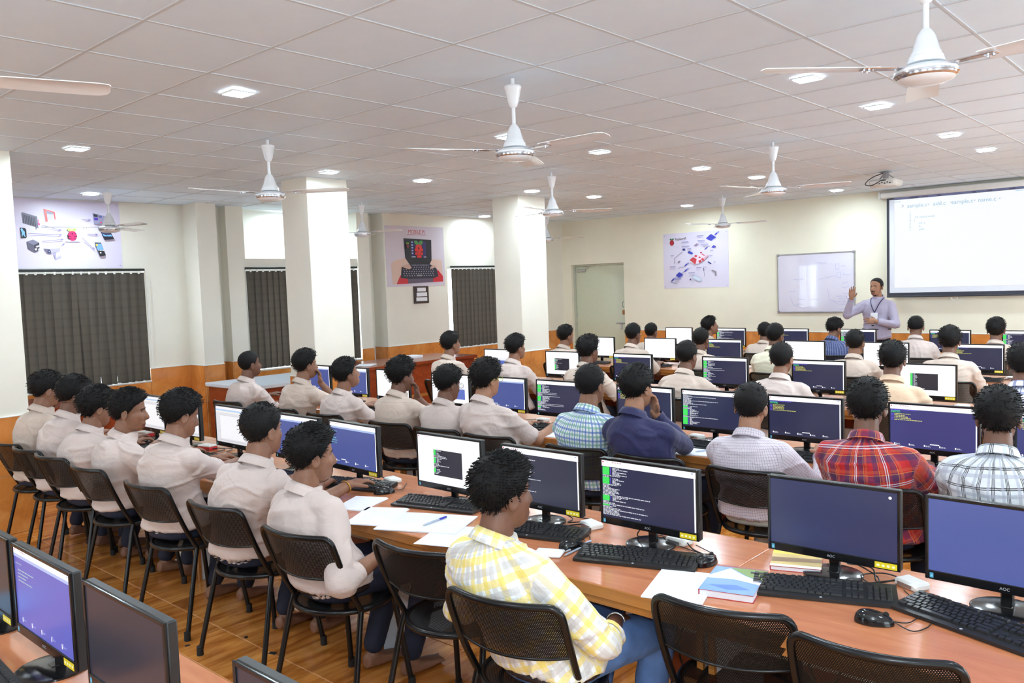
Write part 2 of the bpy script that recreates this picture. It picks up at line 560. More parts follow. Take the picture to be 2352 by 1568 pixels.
# ---------------- walls
def wall_y(mb, x0, x1, y0, y1, opens, z0=0.0, z1=HC + .03):
    """a wall that runs along y, with openings (ya, yb, za, zb)"""
    y = y0
    for (a, b, c, d) in sorted(opens):
        mb.box(x0, x1, y, a, z0, z1)
        mb.box(x0, x1, a, b, z0, c); mb.box(x0, x1, a, b, d, z1)
        y = b
    mb.box(x0, x1, y, y1, z0, z1)
WIN = {0: (-2.6, -.95, .74, 2.1), 1: (1.15, 2.93, .74, 2.1), 2: (4.2, 6.02, .74, 2.11), 3: (7.73, 9.3, .76, 2.105)}
wl = MB()
wall_y(wl, XL - .22, XL, YB, 3.95, [WIN[0], WIN[1]])
wl.box(XL, -6.28, 3.46, 3.72, 0, HC + .03)                       # column standing proud of the wall
wl.box(XL - .22, PX, 3.95, 4.2, 0, HC + .03)                     # pier
wl.box(XL - .22, PX, 4.2, 6.02, 0, .74)
wl.box(XL - .22, PX, 4.2, 6.02, 2.11, 2.235)                     # lintel under the niche
wl.box(XL - .44, XL - .34, 4.0, 6.3, 2.0, HC + .03)              # back of the niche
wl.box(XL - .44, XL - .2, 4.0, 4.2, 2.235, HC + .03); wl.box(XL - .44, XL - .2, 6.02, 6.25, 2.235, HC + .03)
wl.box(XL - .44, XL - .2, 4.0, 6.25, 2.11, 2.235)
wl.box(XL - .22, PX + .03, 6.02, 6.24, 0, HC + .03)
wl.box(XL - .22, XL, 6.24, 6.5, 0, HC + .03)
wall_y(wl, S3X - .3, S3X, 6.44, YF + .2, [WIN[3]])
wall_left = struct(obj('wall_left', wl, MAT['wall']))
DOOR = (-6.13, -4.95, 2.1)
wf = MB()
wf.box(XL - .2, DOOR[0], YF, YF + .2, 0, HC + .03); wf.box(DOOR[1], XR + .2, YF, YF + .2, 0, HC + .03)
wf.box(DOOR[0], DOOR[1], YF, YF + .2, DOOR[2], HC + .03); wf.box(DOOR[0], DOOR[1], YF + .16, YF + .2, 0, DOOR[2])
wall_front = struct(obj('wall_front', wf, MAT['wall_front']))
wr = MB(); wall_y(wr, XR, XR + .2, YB, YF, [(c - .8, c + .8, .75, 2.15) for c in (-3.1, .1, 3.3, 6.5)])
wall_right = struct(obj('wall_right', wr, MAT['wall']))
wb = MB()
x = XL
for c in (-3.6, .2, 3.6):
    wb.box(x, c - .85, YB - .2, YB, 0, HC + .03); wb.box(c - .85, c + .85, YB - .2, YB, 0, .75); wb.box(c - .85, c + .85, YB - .2, YB, 2.2, HC + .03); x = c + .85
wb.box(x, XR, YB - .2, YB, 0, HC + .03)
for c in (-3.1, .1, 3.3, 6.5):
    sh = MB(); sh.box(XR + .05, XR + .06, c - .8, c + .8, .75, 2.15); struct(obj('window_shade', sh, MAT['white_trim'], wall_right))  # unseen opaque sheet added to keep sky light out of the room
wall_back = struct(obj('wall_back', wb, MAT['wall']))

for c in (-3.6, .2, 3.6):
    sh = MB(); sh.box(c - .85, c + .85, YB - .1, YB - .09, .75, 2.2); struct(obj('window_shade', sh, MAT['white_trim'], wall_back))  # added behind the rear fill lights to block the sky, out of view

# ---------------- wainscot tiles: each a child of its wall
_tc = {}
def tile_mesh(w, h, ax):
    k = (round(w, 3), round(h, 3), ax)
    if k not in _tc:
        b = MB()
        g = .0015
        if ax == 'x': b.box(-.006, .006, g - w / 2, w / 2 - g, g - h / 2, h / 2 - g, .001)      # faces along x
        else: b.box(g - w / 2, w / 2 - g, -.006, .006, g - h / 2, h / 2 - g, .001)
        _tc[k] = b.mesh('wainscot_tile', MAT['wainscot'])
    return _tc[k]
def tiling(parent, ax, plane, out, a0, a1, w=.6, z1=HW, h=.45, z0=0.0):
    """tiles on a plane facing out (+1/-1) along ax, from a0 to a1"""
    n = max(1, round((a1 - a0) / w)); ww = (a1 - a0) / n
    zs = []; z = z1
    while z > z0 + .02:
        zs.append((max(z - h, z0), z)); z -= h
    for i in range(n):
        for (c, d) in zs:
            u = a0 + (i + .5) * ww; zc = (c + d) / 2
            loc = (plane + out * .005, u, zc) if ax == 'x' else (u, plane + out * .005, zc)
            link('wainscot_tile', tile_mesh(ww, d - c, ax), parent, loc=loc)
def cap(mb, ax, plane, out, a0, a1, z=HW):
    if ax == 'x': mb.box(*sorted((plane, plane + out * .016)), a0, a1, z - .001, z + .008, .002)
    else: mb.box(a0, a1, *sorted((plane, plane + out * .016)), z - .001, z + .008, .002)
capm = MB()
for (a0, a1, top) in ((YB + .1, WIN[0][0], HW), (WIN[0][0], WIN[0][1], .735), (WIN[0][1], 1.15, HW), (1.15, 2.93, .735), (2.93, 3.46, HW), (3.72, 3.95, HW)):
    tiling(wall_left, 'x', XL, 1, a0, a1, z1=top)
    cap(capm, 'x', XL, 1, a0, a1, top)
tiling(wall_left, 'x', -6.28, 1, 3.46, 3.72); cap(capm, 'x', -6.28, 1, 3.45, 3.72)
tiling(wall_left, 'y', 3.46, -1, XL, -6.28); cap(capm, 'y', 3.46, -1, XL, -6.27)
tiling(wall_left, 'y', 3.95, -1, XL, PX); cap(capm, 'y', 3.95, -1, XL, PX)
tiling(wall_left, 'x', PX, 1, 3.95, 4.2); cap(capm, 'x', PX, 1, 3.95, 4.2)
tiling(wall_left, 'x', PX, 1, 4.2, 6.02, z1=.735); cap(capm, 'x', PX, 1, 4.2, 6.02, .735)
tiling(wall_left, 'x', PX + .03, 1, 6.02, 6.24); cap(capm, 'x', PX + .03, 1, 6.02, 6.24)
tiling(wall_left, 'y', 6.44, -1, XL, S3X); cap(capm, 'y', 6.44, -1, XL, S3X)
for (a0, a1, top) in ((6.44, 7.73, HW), (7.73, 9.3, .755), (9.3, YF, HW)):
    tiling(wall_left, 'x', S3X, 1, a0, a1, z1=top); cap(capm, 'x', S3X, 1, a0, a1, top)
struct(obj('trim_1', capm, MAT['white_trim']))
capm = MB()
for (a0, a1) in ((S3X, DOOR[0] - .0), (DOOR[1], XR)):
    tiling(wall_front, 'y', YF, -1, a0, a1); cap(capm, 'y', YF, -1, a0, a1)
struct(obj('trim_2', capm, MAT['white_trim']))

# ---------------- pillars
for k, (y0, y1) in enumerate(((.12, .6), (3.24, 3.73), (6.42, 6.95))):
    p = MB(); p.box(-4.06, -3.6, y0, y1, 0, HC + .02, .006)
    pil = struct(obj('wall_pillar', p, MAT['wall']))
    c = MB()
    for (ax, pl, out, a0, a1) in (('x', -3.6, 1, y0, y1), ('x', -4.06, -1, y0, y1), ('y', y0, -1, -4.06, -3.6), ('y', y1, 1, -4.06, -3.6)):
        tiling(pil, ax, pl, out, a0, a1, .5); cap(c, ax, pl, out, a0 - .012, a1 + .012)
    obj('trim', c, MAT['white_trim'], pil)

# ---------------- windows: frame, panes, sill
def window(n, x, y0, y1, z0, z1):
    f = MB()
    d0, d1 = x - .16, x - .11
    for (a, b, c, e) in ((y0, y0 + .04, z0, z1), (y1 - .04, y1, z0, z1), (y0 + .04, y1 - .04, z0, z0 + .04), (y0 + .04, y1 - .04, z1 - .04, z1), ((y0 + y1) / 2 - .02, (y0 + y1) / 2 + .02, z0 + .04, z1 - .04)):
        f.box(d0, d1, a, b, c, e, .003)
    w = struct(obj('window_%d' % n, f, MAT['white_trim']))
    for s in (0, 1):
        ya = y0 + .04 if s == 0 else (y0 + y1) / 2 + .02
        yb = (y0 + y1) / 2 - .02 if s == 0 else y1 - .04
        g = MB(); g.box(x - .138, x - .133, ya, yb, z0 + .04, z1 - .04)
        obj('pane', g, MAT['window_glass'], w)
        bars = MB()
        for i in range(1, 6):
            yy = ya + (yb - ya) * i / 6
            bars.tube([(x - .18, yy, z0), (x - .18, yy, z1)], .006, 6)
        obj('grille', bars, MAT['white_trim'], w)
    s = MB(); s.box(x - .22, x + .02, y0 - .01, y1 + .01, z0 - .005, z0 + .016, .004)
    obj('window_sill', s, MAT['white_trim'], w)
for n, x in ((0, XL), (1, XL), (2, PX), (3, S3X)):
    window(n, x, *WIN[n])

# ---------------- door with its hardware
d = MB(); d.box(DOOR[0] + .035, DOOR[1] - .035, YF + .1, YF + .14, .01, DOOR[2] - .035, .003)
door = struct(obj('door_1', d, MAT['door']))
fr = MB()
for (a, b, c, e) in ((DOOR[0], DOOR[0] + .035, 0, DOOR[2]), (DOOR[1] - .035, DOOR[1], 0, DOOR[2]), (DOOR[0] + .035, DOOR[1] - .035, DOOR[2] - .035, DOOR[2])):
    fr.box(a, b, YF + .06, YF + .16, c, e, .004)
obj('door_frame', fr, MAT['door_frame'], door)
cl = MB(); cl.box(-6.03, -5.86, YF + .05, YF + .1, 1.965, 2.01, .006); cl.tube([(-5.9, YF + .07, 2.0), (-5.72, YF + .03, 2.04), (-5.9, YF + .08, 2.07)], .008, 6)
obj('door_closer', cl, MAT['silver'], door, smooth=40)
h = MB(); h.box(-5.2, -5.0, YF + .085, YF + .1, 1.0, 1.03, .003); h.tube([(-5.19, YF + .07, 1.015), (-5.0, YF + .07, 1.015)], .009, 8); h.box(-5.12, -5.08, YF + .08, YF + .1, .9, 1.0, .004)
obj('door_latch', h, MAT['silver'], door, smooth=40)
h = MB(); h.box(-5.06, -4.99, YF + .08, YF + .1, 1.17, 1.25, .006)
obj('door_lock', h, MAT['brass'], door, smooth=40)
h = MB(); h.tube([(-5.03, YF + .08, 1.3), (-5.03, YF + .05, 1.32), (-5.03, YF + .05, 1.38), (-5.03, YF + .08, 1.4)], .008, 8)
obj('door_handle', h, MAT['silver'], door, smooth=60)
hg = MB()
for z in (.3, 1.1, 1.85): hg.tube([(DOOR[0] + .036, YF + .096, z), (DOOR[0] + .036, YF + .096, z + .1)], .008, 8)
obj('hinge', hg, MAT['silver'], door)

# ---------------- vertical blinds
random.seed(11)
def blind(label, x, y0, y1, z1, z0, base, jitter=0.0, skip=(), gone=()):
    t = thing('vertical_blind', label, 'blind', (x, (y0 + y1) / 2, z1), 0, 'vertical blinds over the windows')
    h = (y1 - y0) / 2
    r = MB(); r.box(-.02, .02, -h - .02, h + .02, -.03, 0, .004)
    obj('head_rail', r, MAT['blind_rail'], t)
    n = max(4, round((y1 - y0) / .094)); L = z1 - z0 - .05
    sl = MB()
    m = 4
    for k in range(m):                                             # gently curved slat
        a, b = -.058 + .116 * k / m, -.058 + .116 * (k + 1) / m
        ca, cb = .006 * (1 - (a / .058) ** 2), .006 * (1 - (b / .058) ** 2)
        for (e0, e1, flip) in ((ca, cb, 1),):
            q = [(e0, a, -L / 2), (e1, b, -L / 2), (e1, b, L / 2), (e0, a, L / 2)]
            sl.add(q if flip else q[::-1], [(0, 1, 2, 3)])
    sme = sl.mesh('slat', MAT['blind'], 60)
    cme = MB().box(.012, .02, -.012, .012, -.024, .012, .004).mesh('carrier', MAT['white_plastic'])
    ch = []
    for i in range(n):
        y = -h + (i + .5) * (2 * h) / n
        ang = base + random.uniform(-.24, .2) + (random.uniform(-.3, .3) * jitter if i % 3 else 0)
        if i in gone: continue
        tilt = -.022 if i in skip else .022 if i - 1 in skip else 0.0       # a few slats hang askew
        link('slat', sme, t, loc=(.008 * (i % 2), y, -.05 - L / 2), rot=(tilt, 0, ang))
        link('carrier', cme, t, loc=(.0, y, -.04), rotz=ang)
        ch += [(.012, y - .028, -.05 - L + .012), (.012, y + .02, -.05 - L - .018)]
    c = MB(); c.tube(smooth_path(ch, 3), .0022, 4)
    obj('bead_chain', c, MAT['white_plastic'], t)
    c = MB(); c.tube(smooth_path([(.02, h + .03, -.03), (.02, h + .035, -.7), (.02, h + .03, -1.15), (.02, h + .045, -1.16), (.02, h + .05, -.7), (.02, h + .04, -.03)], 4), .0025, 4)
    obj('pull_cord', c, MAT['white_plastic'], t)
blind('charcoal vertical blind with gaps at its foot, under the arrow diagram poster', XL + .03, 1.1, 2.9, 2.12, .76, -.3, .5, (9, 12, 14))
blind('charcoal vertical blind partly hidden by the middle white pillar', PX + .03, 4.2, 5.97, 2.12, .77, -.26, .3)
blind('charcoal vertical blind beside the white pillar nearest the door', S3X + .03, 7.8, 9.32, 2.11, .78, -.24, .3)
blind('vertical blind with two slats missing, behind the nearest pillar and out of view', XL + .03, -2.6, -.95, 2.12, .76, -.3, .3, (), (6, 9))
# ================================================================== lamps, fans, projector
ORD = ['first', 'second', 'third', 'fourth', 'fifth', 'sixth', 'seventh', 'eighth', 'ninth', 'tenth', 'eleventh', 'twelfth']
ldf = MB()
for (a, b, c, d) in ((-.072, .072, .062, .072), (-.072, .072, -.072, -.062), (-.072, -.062, -.062, .062), (.062, .072, -.062, .062)):
    ldf.box(a, b, c, d, -.008, .004, .002)
LF = ldf.mesh('frame', MAT['fan_white']); LD = MB().box(-.062, .062, -.062, .062, -.005, .001).mesh('diffuser', MAT['led'])
LLAB = {(-3.2, .93): 'square LED downlight at left, beside the nearest white pillar', (-3.2, 3.22): 'square LED downlight against the top of the middle white pillar',
        (-3.2, 4.42): 'square LED downlight between the middle and the far white pillar', (-3.2, 6.22): 'square LED downlight against the top of the far white pillar',
        (-3.2, 7.5): 'square LED downlight just right of the far white pillar', (-3.2, 9.95): 'square LED downlight above the gadget poster on the front wall',
        (-.88, .93): 'largest square LED downlight at upper left over the nearest row', (-.88, 3.22): 'square LED downlight hidden behind the central ceiling fan hub',
        (-.88, 4.42): 'square LED downlight just right of the central ceiling fan', (-.88, 6.22): 'square LED downlight left of the paired downlight near the right fan',
        (-.88, 7.5): 'square LED downlight touching the right mid fan hub', (-.88, 9.95): 'square LED downlight left of the ceiling projector, by the front wall',
        (1.47, 3.22): 'square LED downlight at the blade tip of the top right fan', (1.47, 4.42): 'square LED downlight below the top right fan blade',
        (1.47, 6.22): 'upper of two square LED downlights above the projection screen', (1.47, 7.5): 'lower of two square LED downlights above the projection screen, far right',
        (-5.95, 2.1): 'square LED downlight washing the arrow diagram poster', (-6.0, 8.3): 'square LED downlight washing the wall over the far window'}
for i, (x, y) in enumerate(LIGHTS):
    lab = LLAB.get((x, y))
    t = thing('downlight', lab or 'square recessed LED downlight outside the picture frame', 'ceiling light', (x, y, HC - .006), 0, 'square LED downlights in the ceiling')
    link('frame', LF, t); link('diffuser', LD, t)

def fan_proto():
    t = thing('ceiling_fan', 'x', 'ceiling fan', (0, 0, 0), 0, 'white three-blade ceiling fans')
    r = MB(); r.tube([(0, 0, 0), (0, 0, -.33)], .011, 12); obj('down_rod', r, MAT['fan_white'], t, smooth=60)
    c = MB(); c.lathe([(.012, -.16), (.02, -.155), (.03, -.13), (.045, -.06), (.048, -.055), (.05, -.045), (.046, -.04)], 24); obj('canopy', c, MAT['fan_white'], t, smooth=50)
    c = MB(); c.lathe([(.014, -.25), (.024, -.262), (.034, -.28), (.05, -.335), (.053, -.338), (.055, -.35), (.06, -.352), (.066, -.375), (.05, -.378)], 28); obj('motor_cup', c, MAT['fan_white'], t, smooth=40)
    c = MB(); c.lathe([(.03, -.378), (.07, -.383), (.095, -.392), (.108, -.402), (.108, -.41)], 32); m = obj('motor_housing', c, MAT['fan_white'], t, smooth=50)
    c = MB(); c.lathe([(.108, -.41), (.112, -.413), (.112, -.419), (.106, -.422), (.108, -.426), (.1, -.432)], 32); obj('trim_ring', c, MAT['fan_chrome'], t, smooth=30)
    c = MB(); c.lathe([(.1, -.432), (.09, -.441), (.06, -.45), (.02, -.454), (.003, -.4545)], 32); obj('bottom_cap', c, MAT['fan_white'], t, smooth=60)
    for k in range(3):
        b = MB()
        prof = [(.2, .045), (.24, .055), (.35, .06), (.5, .064), (.585, .064), (.612, .05), (.62, .03)]
        vs = []; n = 7
        for (x, w) in prof:
            for j in range(n):
                y = -w + 2 * w * j / (n - 1)
                z = -.398 + .012 * (1 - (y / .064) ** 2) * .5 - y * .11
                vs.append((x, y, z))
        top = [(p[0], p[1], p[2] + .003) for p in vs]; N = len(vs)
        fs = []
        for i in range(len(prof) - 1):
            for j in range(n - 1):
                a = i * n + j
                fs.append((a, a + 1, a + n + 1, a + n)[::-1]); fs.append((N + a, N + a + 1, N + a + n + 1, N + a + n))
        rim = [j for j in range(n)] + [i * n + n - 1 for i in range(1, len(prof))] + [(len(prof) - 1) * n + j for j in range(n - 2, -1, -1)] + [i * n for i in range(len(prof) - 2, 0, -1)]
        for i in range(len(rim)):
            a, c2 = rim[i], rim[(i + 1) % len(rim)]
            fs.append((a, c2, N + c2, N + a))
        b.add(vs + top, fs)
        bl = obj('blade', b, MAT['fan_white'], t, smooth=40, rotz=k * 2 * PI / 3)
        h = MB(); h.box(.09, .25, -.022, .022, -.397, -.391, .002)
        for (x, y) in ((.215, .012), (.215, -.012), (.24, 0)): h.lathe([(.006, -.405), (.006, -.398)], 8, at=(x, y, 0))
        obj('blade_bracket', h, MAT['fan_chrome'], bl)
    return t
FANS = [(.353, 1.892, .0, 'large white ceiling fan in the middle of the picture'), (-2.06, 1.85, .51, 'white ceiling fan in front of the middle pillar top'),
        (-5.43, 2.06, .12, 'white ceiling fan in front of the arrow diagram poster'), (-5.2, 5.16, .2, 'small distant white ceiling fan between the two right pillars'),
        (-1.98, 5.1, .8, 'small white ceiling fan right of the far white pillar'), (.34, 5.25, .27, 'white ceiling fan left of the projector'),
        (-2.1, 9.0, .08, 'small white ceiling fan above the gadget poster'), (2.52, 1.75, 1.87, 'nearest white ceiling fan at the top right corner'),
        (-5.3, 9.05, .4, 'distant ceiling fan mostly hidden behind the far white pillar'), (.17, -.9, 1.22, 'ceiling fan at the left edge, only one blade in view')]
fp = None
for (x, y, a, lab) in FANS:
    if fp is None: fp = fan_proto(); o = fp
    else: o = copy_tree(fp)
    o.location = (x, y, HC - .006); o.rotation_euler = (0, 0, a); o['label'] = lab

# projector hanging from the ceiling
t = thing('projector', 'white data projector hanging from a ceiling bracket near the screen', 'projector', (.26, 8.4, HC - .006), -.1)
b = MB(); b.box(-.15, .15, -.115, .115, -.165, -.085, .018); obj('body', b, MAT['white_plastic'], t, smooth=40)
b = MB(); b.lathe([(.036, 0), (.036, .03)], 20, at=(.08, .112, -.125), R=Matrix.Rotation(-PI / 2, 3, 'X')); obj('lens', b, MAT['gloss_black'], t, smooth=40)
b = MB(); b.box(-.025, .025, -.025, .025, -.085, 0, .004); b.box(-.08, .08, -.01, .01, -.09, -.078); b.box(-.05, .05, -.05, .05, -.008, 0, .003)
for s in (-1, 1): b.tube([(s * .02, 0, -.02), (s * .09, .03, -.083)], .007, 6)
obj('ceiling_bracket', b, MAT['alu'], t, smooth=40)
b = MB()
for k in range(6): b.box(-.06 + .03 * k, -.045 + .03 * k, -.118, -.114, -.132 - .01 * (k % 2), -.12 - .01 * (k % 2))
b.box(0, .05, -.119, -.114, -.108, -.094)
obj('socket_panel', b, MAT['black_plastic'], t)
b = MB(); b.tube(smooth_path([(-.02, -.02, -.01), (-.12, -.1, -.06), (-.17, -.15, -.13), (-.08, -.17, -.15), (0, -.12, -.1)], 6), .005, 6); obj('cable', b, MAT['cable'], t, smooth=60)
b = MB(); b.box(.04, .14, -.08, .08, -.168, -.163); obj('vent_plate', b, MAT['white_trim'], t)

# ================================================================== things on the walls
C = rgb
BLK, WHT, LIL = C(30, 28, 34), C(240, 240, 246), C(222, 214, 236)
def raspberry(F, x, y, s, red=C(205, 30, 70), green=C(110, 190, 70), dark=C(40, 15, 20)):
    """round berry of drupelets under two leaves; s = half width"""
    F.ell(x, y - .1 * s, 1.0 * s, 1.12 * s, dark, 28)
    F.ell(x - .48 * s, y + 1.28 * s, .52 * s, .34 * s, green, 16, -.5); F.ell(x + .48 * s, y + 1.28 * s, .52 * s, .34 * s, green, 16, .5)
    for (dx, dy, r) in ((-.4, .62, .36), (.4, .62, .36), (0, .78, .3), (-.68, .12, .3), (.68, .12, .3), (-.32, .1, .36), (.32, .1, .36), (0, -.42, .4),
                        (-.62, -.5, .3), (.62, -.5, .3), (-.3, -.95, .27), (.3, -.95, .27), (0, -1.0, .26)):
        F.ell(x + dx * s, y + dy * s, r * s * .86, r * s * .86, red, 14)
def sheet(t, F, w, h, u0=0.0, v0=0.0):
    F.rect(u0, v0, u0 + w, v0 + h, LIL)
# --- arrow diagram poster on the left wall (u runs along +y, the wall faces +x)
def wall_poster(name, label, x, y0, z0, w, h):
    t = thing(name, label, 'poster', (x, y0, z0))
    s = MB(); s.box(0, .004, 0, w, 0, h); obj('sheet', s, MAT['paper'], t)
    pins = MB()
    for (a, b) in ((.03, .03), (w - .03, .03), (.03, h - .03), (w - .03, h - .03)): pins.lathe([(.007, .004), (.006, .008)], 8, at=(0, 0, 0), R=None) if False else pins.box(.004, .008, a - .006, a + .006, b - .006, b + .006, .002)
    obj('pin', pins, MAT['alu'], t)
    return t, Flat((.0045, 0, 0), (0, 1, 0), (0, 0, 1), (1, 0, 0))
w, h = 1.24, .77
t, F = wall_poster('diagram_poster', 'lilac poster of gadgets with arrows around a raspberry, on left wall', XL, 1.44, 2.13, w, h)
F.rect(0, 0, w, h, C(224, 216, 238))
ax, ay = .146, 0.0
def Q(px, py):  # poster drawing: crop pixels of the sheet -> sheet units
    return ((px - 10) / 2090 * 1.1 + .135, (1470 - py) / 1395 * h)
def QP(pts, c): F.poly([Q(*p) for p in pts], c)
grey, dk, ar = C(120, 116, 136), C(50, 46, 60), C(140, 130, 178)
QP([(100, 370), (130, 355), (400, 430), (410, 660), (350, 640), (115, 570)], grey)
for k in range(8): x = 125 + k * 31; QP([(x, 395 + k * 8), (x + 14, 398 + k * 8), (x + 20, 575 + k * 8), (x + 6, 572 + k * 8)], dk)
QP([(350, 640), (380, 620), (412, 670), (385, 650), (355, 700)], grey)
QP([(414, 490), (430, 490), (428, 570), (416, 570)], C(240, 90, 160)); F.ell(*Q(424, 580), .01, .012, C(240, 60, 150))
QP([(535, 270), (750, 325), (760, 480), (735, 470), (722, 345), (585, 305), (600, 520), (560, 535)], C(245, 80, 80))
QP([(590, 305), (720, 340), (722, 375), (592, 368)], C(150, 140, 170)); QP([(592, 370), (722, 375), (725, 470), (600, 500)], C(205, 200, 225))
QP([(55, 660), (150, 665), (172, 700), (170, 850), (150, 865), (60, 868)], BLK)
QP([(65, 700), (100, 690), (140, 740), (135, 800), (155, 840), (130, 835), (105, 790), (85, 840), (75, 830), (85, 760)], C(130, 190, 240)); F.ell(*Q(85, 695), .011, .013, C(130, 190, 240))
QP([(160, 935), (285, 890), (400, 950), (400, 1110), (295, 1150), (180, 1080)], C(96, 92, 112)); QP([(160, 935), (285, 890), (400, 950), (290, 1000)], C(130, 126, 150)); QP([(290, 1000), (400, 950), (400, 1110), (295, 1150)], C(66, 62, 80))
QP([(330, 1020), (400, 1000), (402, 1030), (340, 1050)], C(220, 214, 220)); QP([(300, 1075), (345, 1060), (350, 1100), (318, 1110)], C(220, 214, 220)); QP([(370, 1080), (400, 1060), (395, 1110), (375, 1130)], C(220, 214, 220))
QP([(470, 1070), (600, 1075), (800, 1060), (800, 1110), (640, 1160), (615, 1180), (545, 1170)], C(190, 182, 210)); QP([(475, 1072), (600, 1078), (625, 1180), (548, 1170)], C(110, 104, 130)); F.ell(*Q(580, 1130), .018, .018, C(30, 30, 60)); F.ell(*Q(583, 1128), .008, .008, C(150, 160, 220))
QP([(660, 1160), (710, 1150), (712, 1290), (695, 1290)], C(178, 170, 204)); QP([(710, 1260), (800, 1200), (815, 1270), (790, 1240), (715, 1285)], C(190, 184, 212))
raspberry(F, *Q(1062, 800), .05, C(225, 40, 110), C(190, 220, 120))
F.rect(*Q(920, 920), *Q(1220, 880), C(222, 220, 240))
raspberry(F, *Q(1062, 795), .05, C(225, 40, 110), C(190, 220, 120))
for (a, b) in (((470, 605), (860, 700)), ((190, 775), (860, 788)), ((440, 930), (880, 878)), ((815, 1020), (895, 955)), ((1370, 762), (1600, 765)), ((1255, 845), (1510, 1085)), ((1280, 460), (1470, 470))):
    F.arrow(Q(*a), Q(*b), .006, .03, ar)
QP([(1505, 318), (1770, 375), (1775, 545), (1520, 545)], C(150, 148, 176)); QP([(1525, 340), (1610, 355), (1612, 400), (1530, 395)], dk); QP([(1530, 415), (1612, 415), (1612, 470), (1535, 470)], C(80, 50, 180)); QP([(1630, 375), (1700, 385), (1700, 410), (1632, 408)], C(90, 90, 160)); QP([(1565, 580), (1750, 572), (1740, 582), (1590, 592)], grey)
F.ell(*Q(1675, 512), .01, .008, C(220, 60, 90))
QP([(1645, 692), (1870, 718), (1938, 858), (1725, 878)], C(40, 30, 50)); QP([(1672, 712), (1850, 732), (1900, 800), (1712, 800)], C(120, 180, 240)); QP([(1672, 712), (1850, 732), (1870, 762), (1760, 780), (1690, 745)], C(60, 60, 90))
QP([(1505, 935), (1640, 938), (1730, 1195), (1700, 1215), (1600, 1225)], C(36, 34, 46)); QP([(1520, 958), (1640, 955), (1690, 1090), (1560, 1090)], C(120, 170, 230)); F.ell(*Q(1550, 985), .012, .012, C(250, 210, 60))
for k in range(4): F.rect(*Q(1575 + k * 32, 1108), *Q(1595 + k * 32, 1090), WHT)
F.ell(*Q(1618, 1148), .009, .009, WHT)
obj('print', F, MAT['print'], t)
# --- handheld computer poster
w, h = 1.21, .93
t, F = wall_poster('handheld_poster', 'lilac poster of two hands typing on a handheld computer, red heading', S3X, 6.46, 1.8, w, h)
F.rect(0, 0, w, h, C(216, 206, 218))
def Q2(px, py): return ((px - 150) / 970 * w, (1115 - py) / 975 * h)
def QP(pts, c): F.poly([Q2(*p) for p in pts], c)
F.text('MOBILE PI', Q2(659, 0)[0], Q2(0, 234)[1], .086, C(190, 40, 50), wide=.9); F.rect(*Q2(500, 281), *Q2(818, 274), C(190, 40, 50))
skin, skin2 = C(222, 190, 176), C(206, 168, 154)
QP([(240, 1070), (225, 740), (300, 690), (480, 650), (505, 760), (400, 820), (360, 960), (300, 1075)], skin)
QP([(1070, 690), (1080, 1000), (1040, 960), (985, 830), (860, 830), (850, 800), (900, 670)], skin)
QP([(300, 1075), (365, 930), (500, 985), (490, 1070)], C(210, 50, 60)); QP([(1082, 1050), (1082, 960), (990, 840), (970, 960), (905, 990), (905, 1053)], C(205, 36, 50))
QP([(440, 338), (902, 355), (895, 690), (860, 760), (520, 760), (455, 650)], C(28, 24, 34))
QP([(390, 800), (520, 750), (860, 755), (975, 830), (1000, 960), (905, 995), (900, 1055), (490, 1068), (480, 990), (370, 975)], C(44, 40, 56))
QP([(480, 995), (910, 990), (905, 1055), (490, 1068)], C(96, 84, 104))
QP([(558, 378), (805, 385), (805, 645), (558, 640)], C(44, 34, 100))
for k in range(5): F.rect(*Q2(563, 410 + 45 * k), *Q2(588, 388 + 45 * k), C(170, 180, 220)); 
F.rect(*Q2(560, 642), *Q2(625, 632), WHT); F.rect(*Q2(760, 643), *Q2(803, 634), WHT)
raspberry(F, *Q2(680, 535), .095, C(225, 50, 45), C(80, 140, 70), C(20, 14, 20))
raspberry(F, *Q2(495, 458), .03, C(130, 40, 60), C(110, 170, 40))
for r in range(6):
    for k in range(13 - (r == 0) * 2):
        x = 405 + k * 40 + (r % 2) * 12 if r else 550 + k * 26
        y = 765 + r * 34
        if 470 < x < 560 and r < 3 and r: continue
        F.rect(*Q2(x, y + 14), *Q2(x + 16, y), C(170, 164, 186), up=(k == 0))
F.rect(*Q2(620, 952), *Q2(705, 928), C(150, 146, 150))
QP([(380, 800), (500, 745), (540, 815), (500, 840)], skin2); QP([(895, 770), (980, 800), (860, 835), (848, 818)], skin2)
obj('print', F, MAT['print'], t)
# --- framed notice under it
t = thing('framed_notice', 'small dark framed notice with three pale labels below the handheld poster', 'picture frame', (S3X, 6.98, 1.53))
b = MB(); b.box(0, .02, 0, .31, 0, .27, .004); obj('frame', b, plain('dark_frame', rgb(62, 44, 40), .4), t)
for k in range(3):
    b = MB(); b.box(.02, .0235, .05 - .01 * (k == 0) + (.015 if k == 2 else 0), .27 - (.025 if k == 2 else 0), .035 + .075 * k, .095 + .075 * k, .002); obj('label_plate', b, MAT['paper'], t)
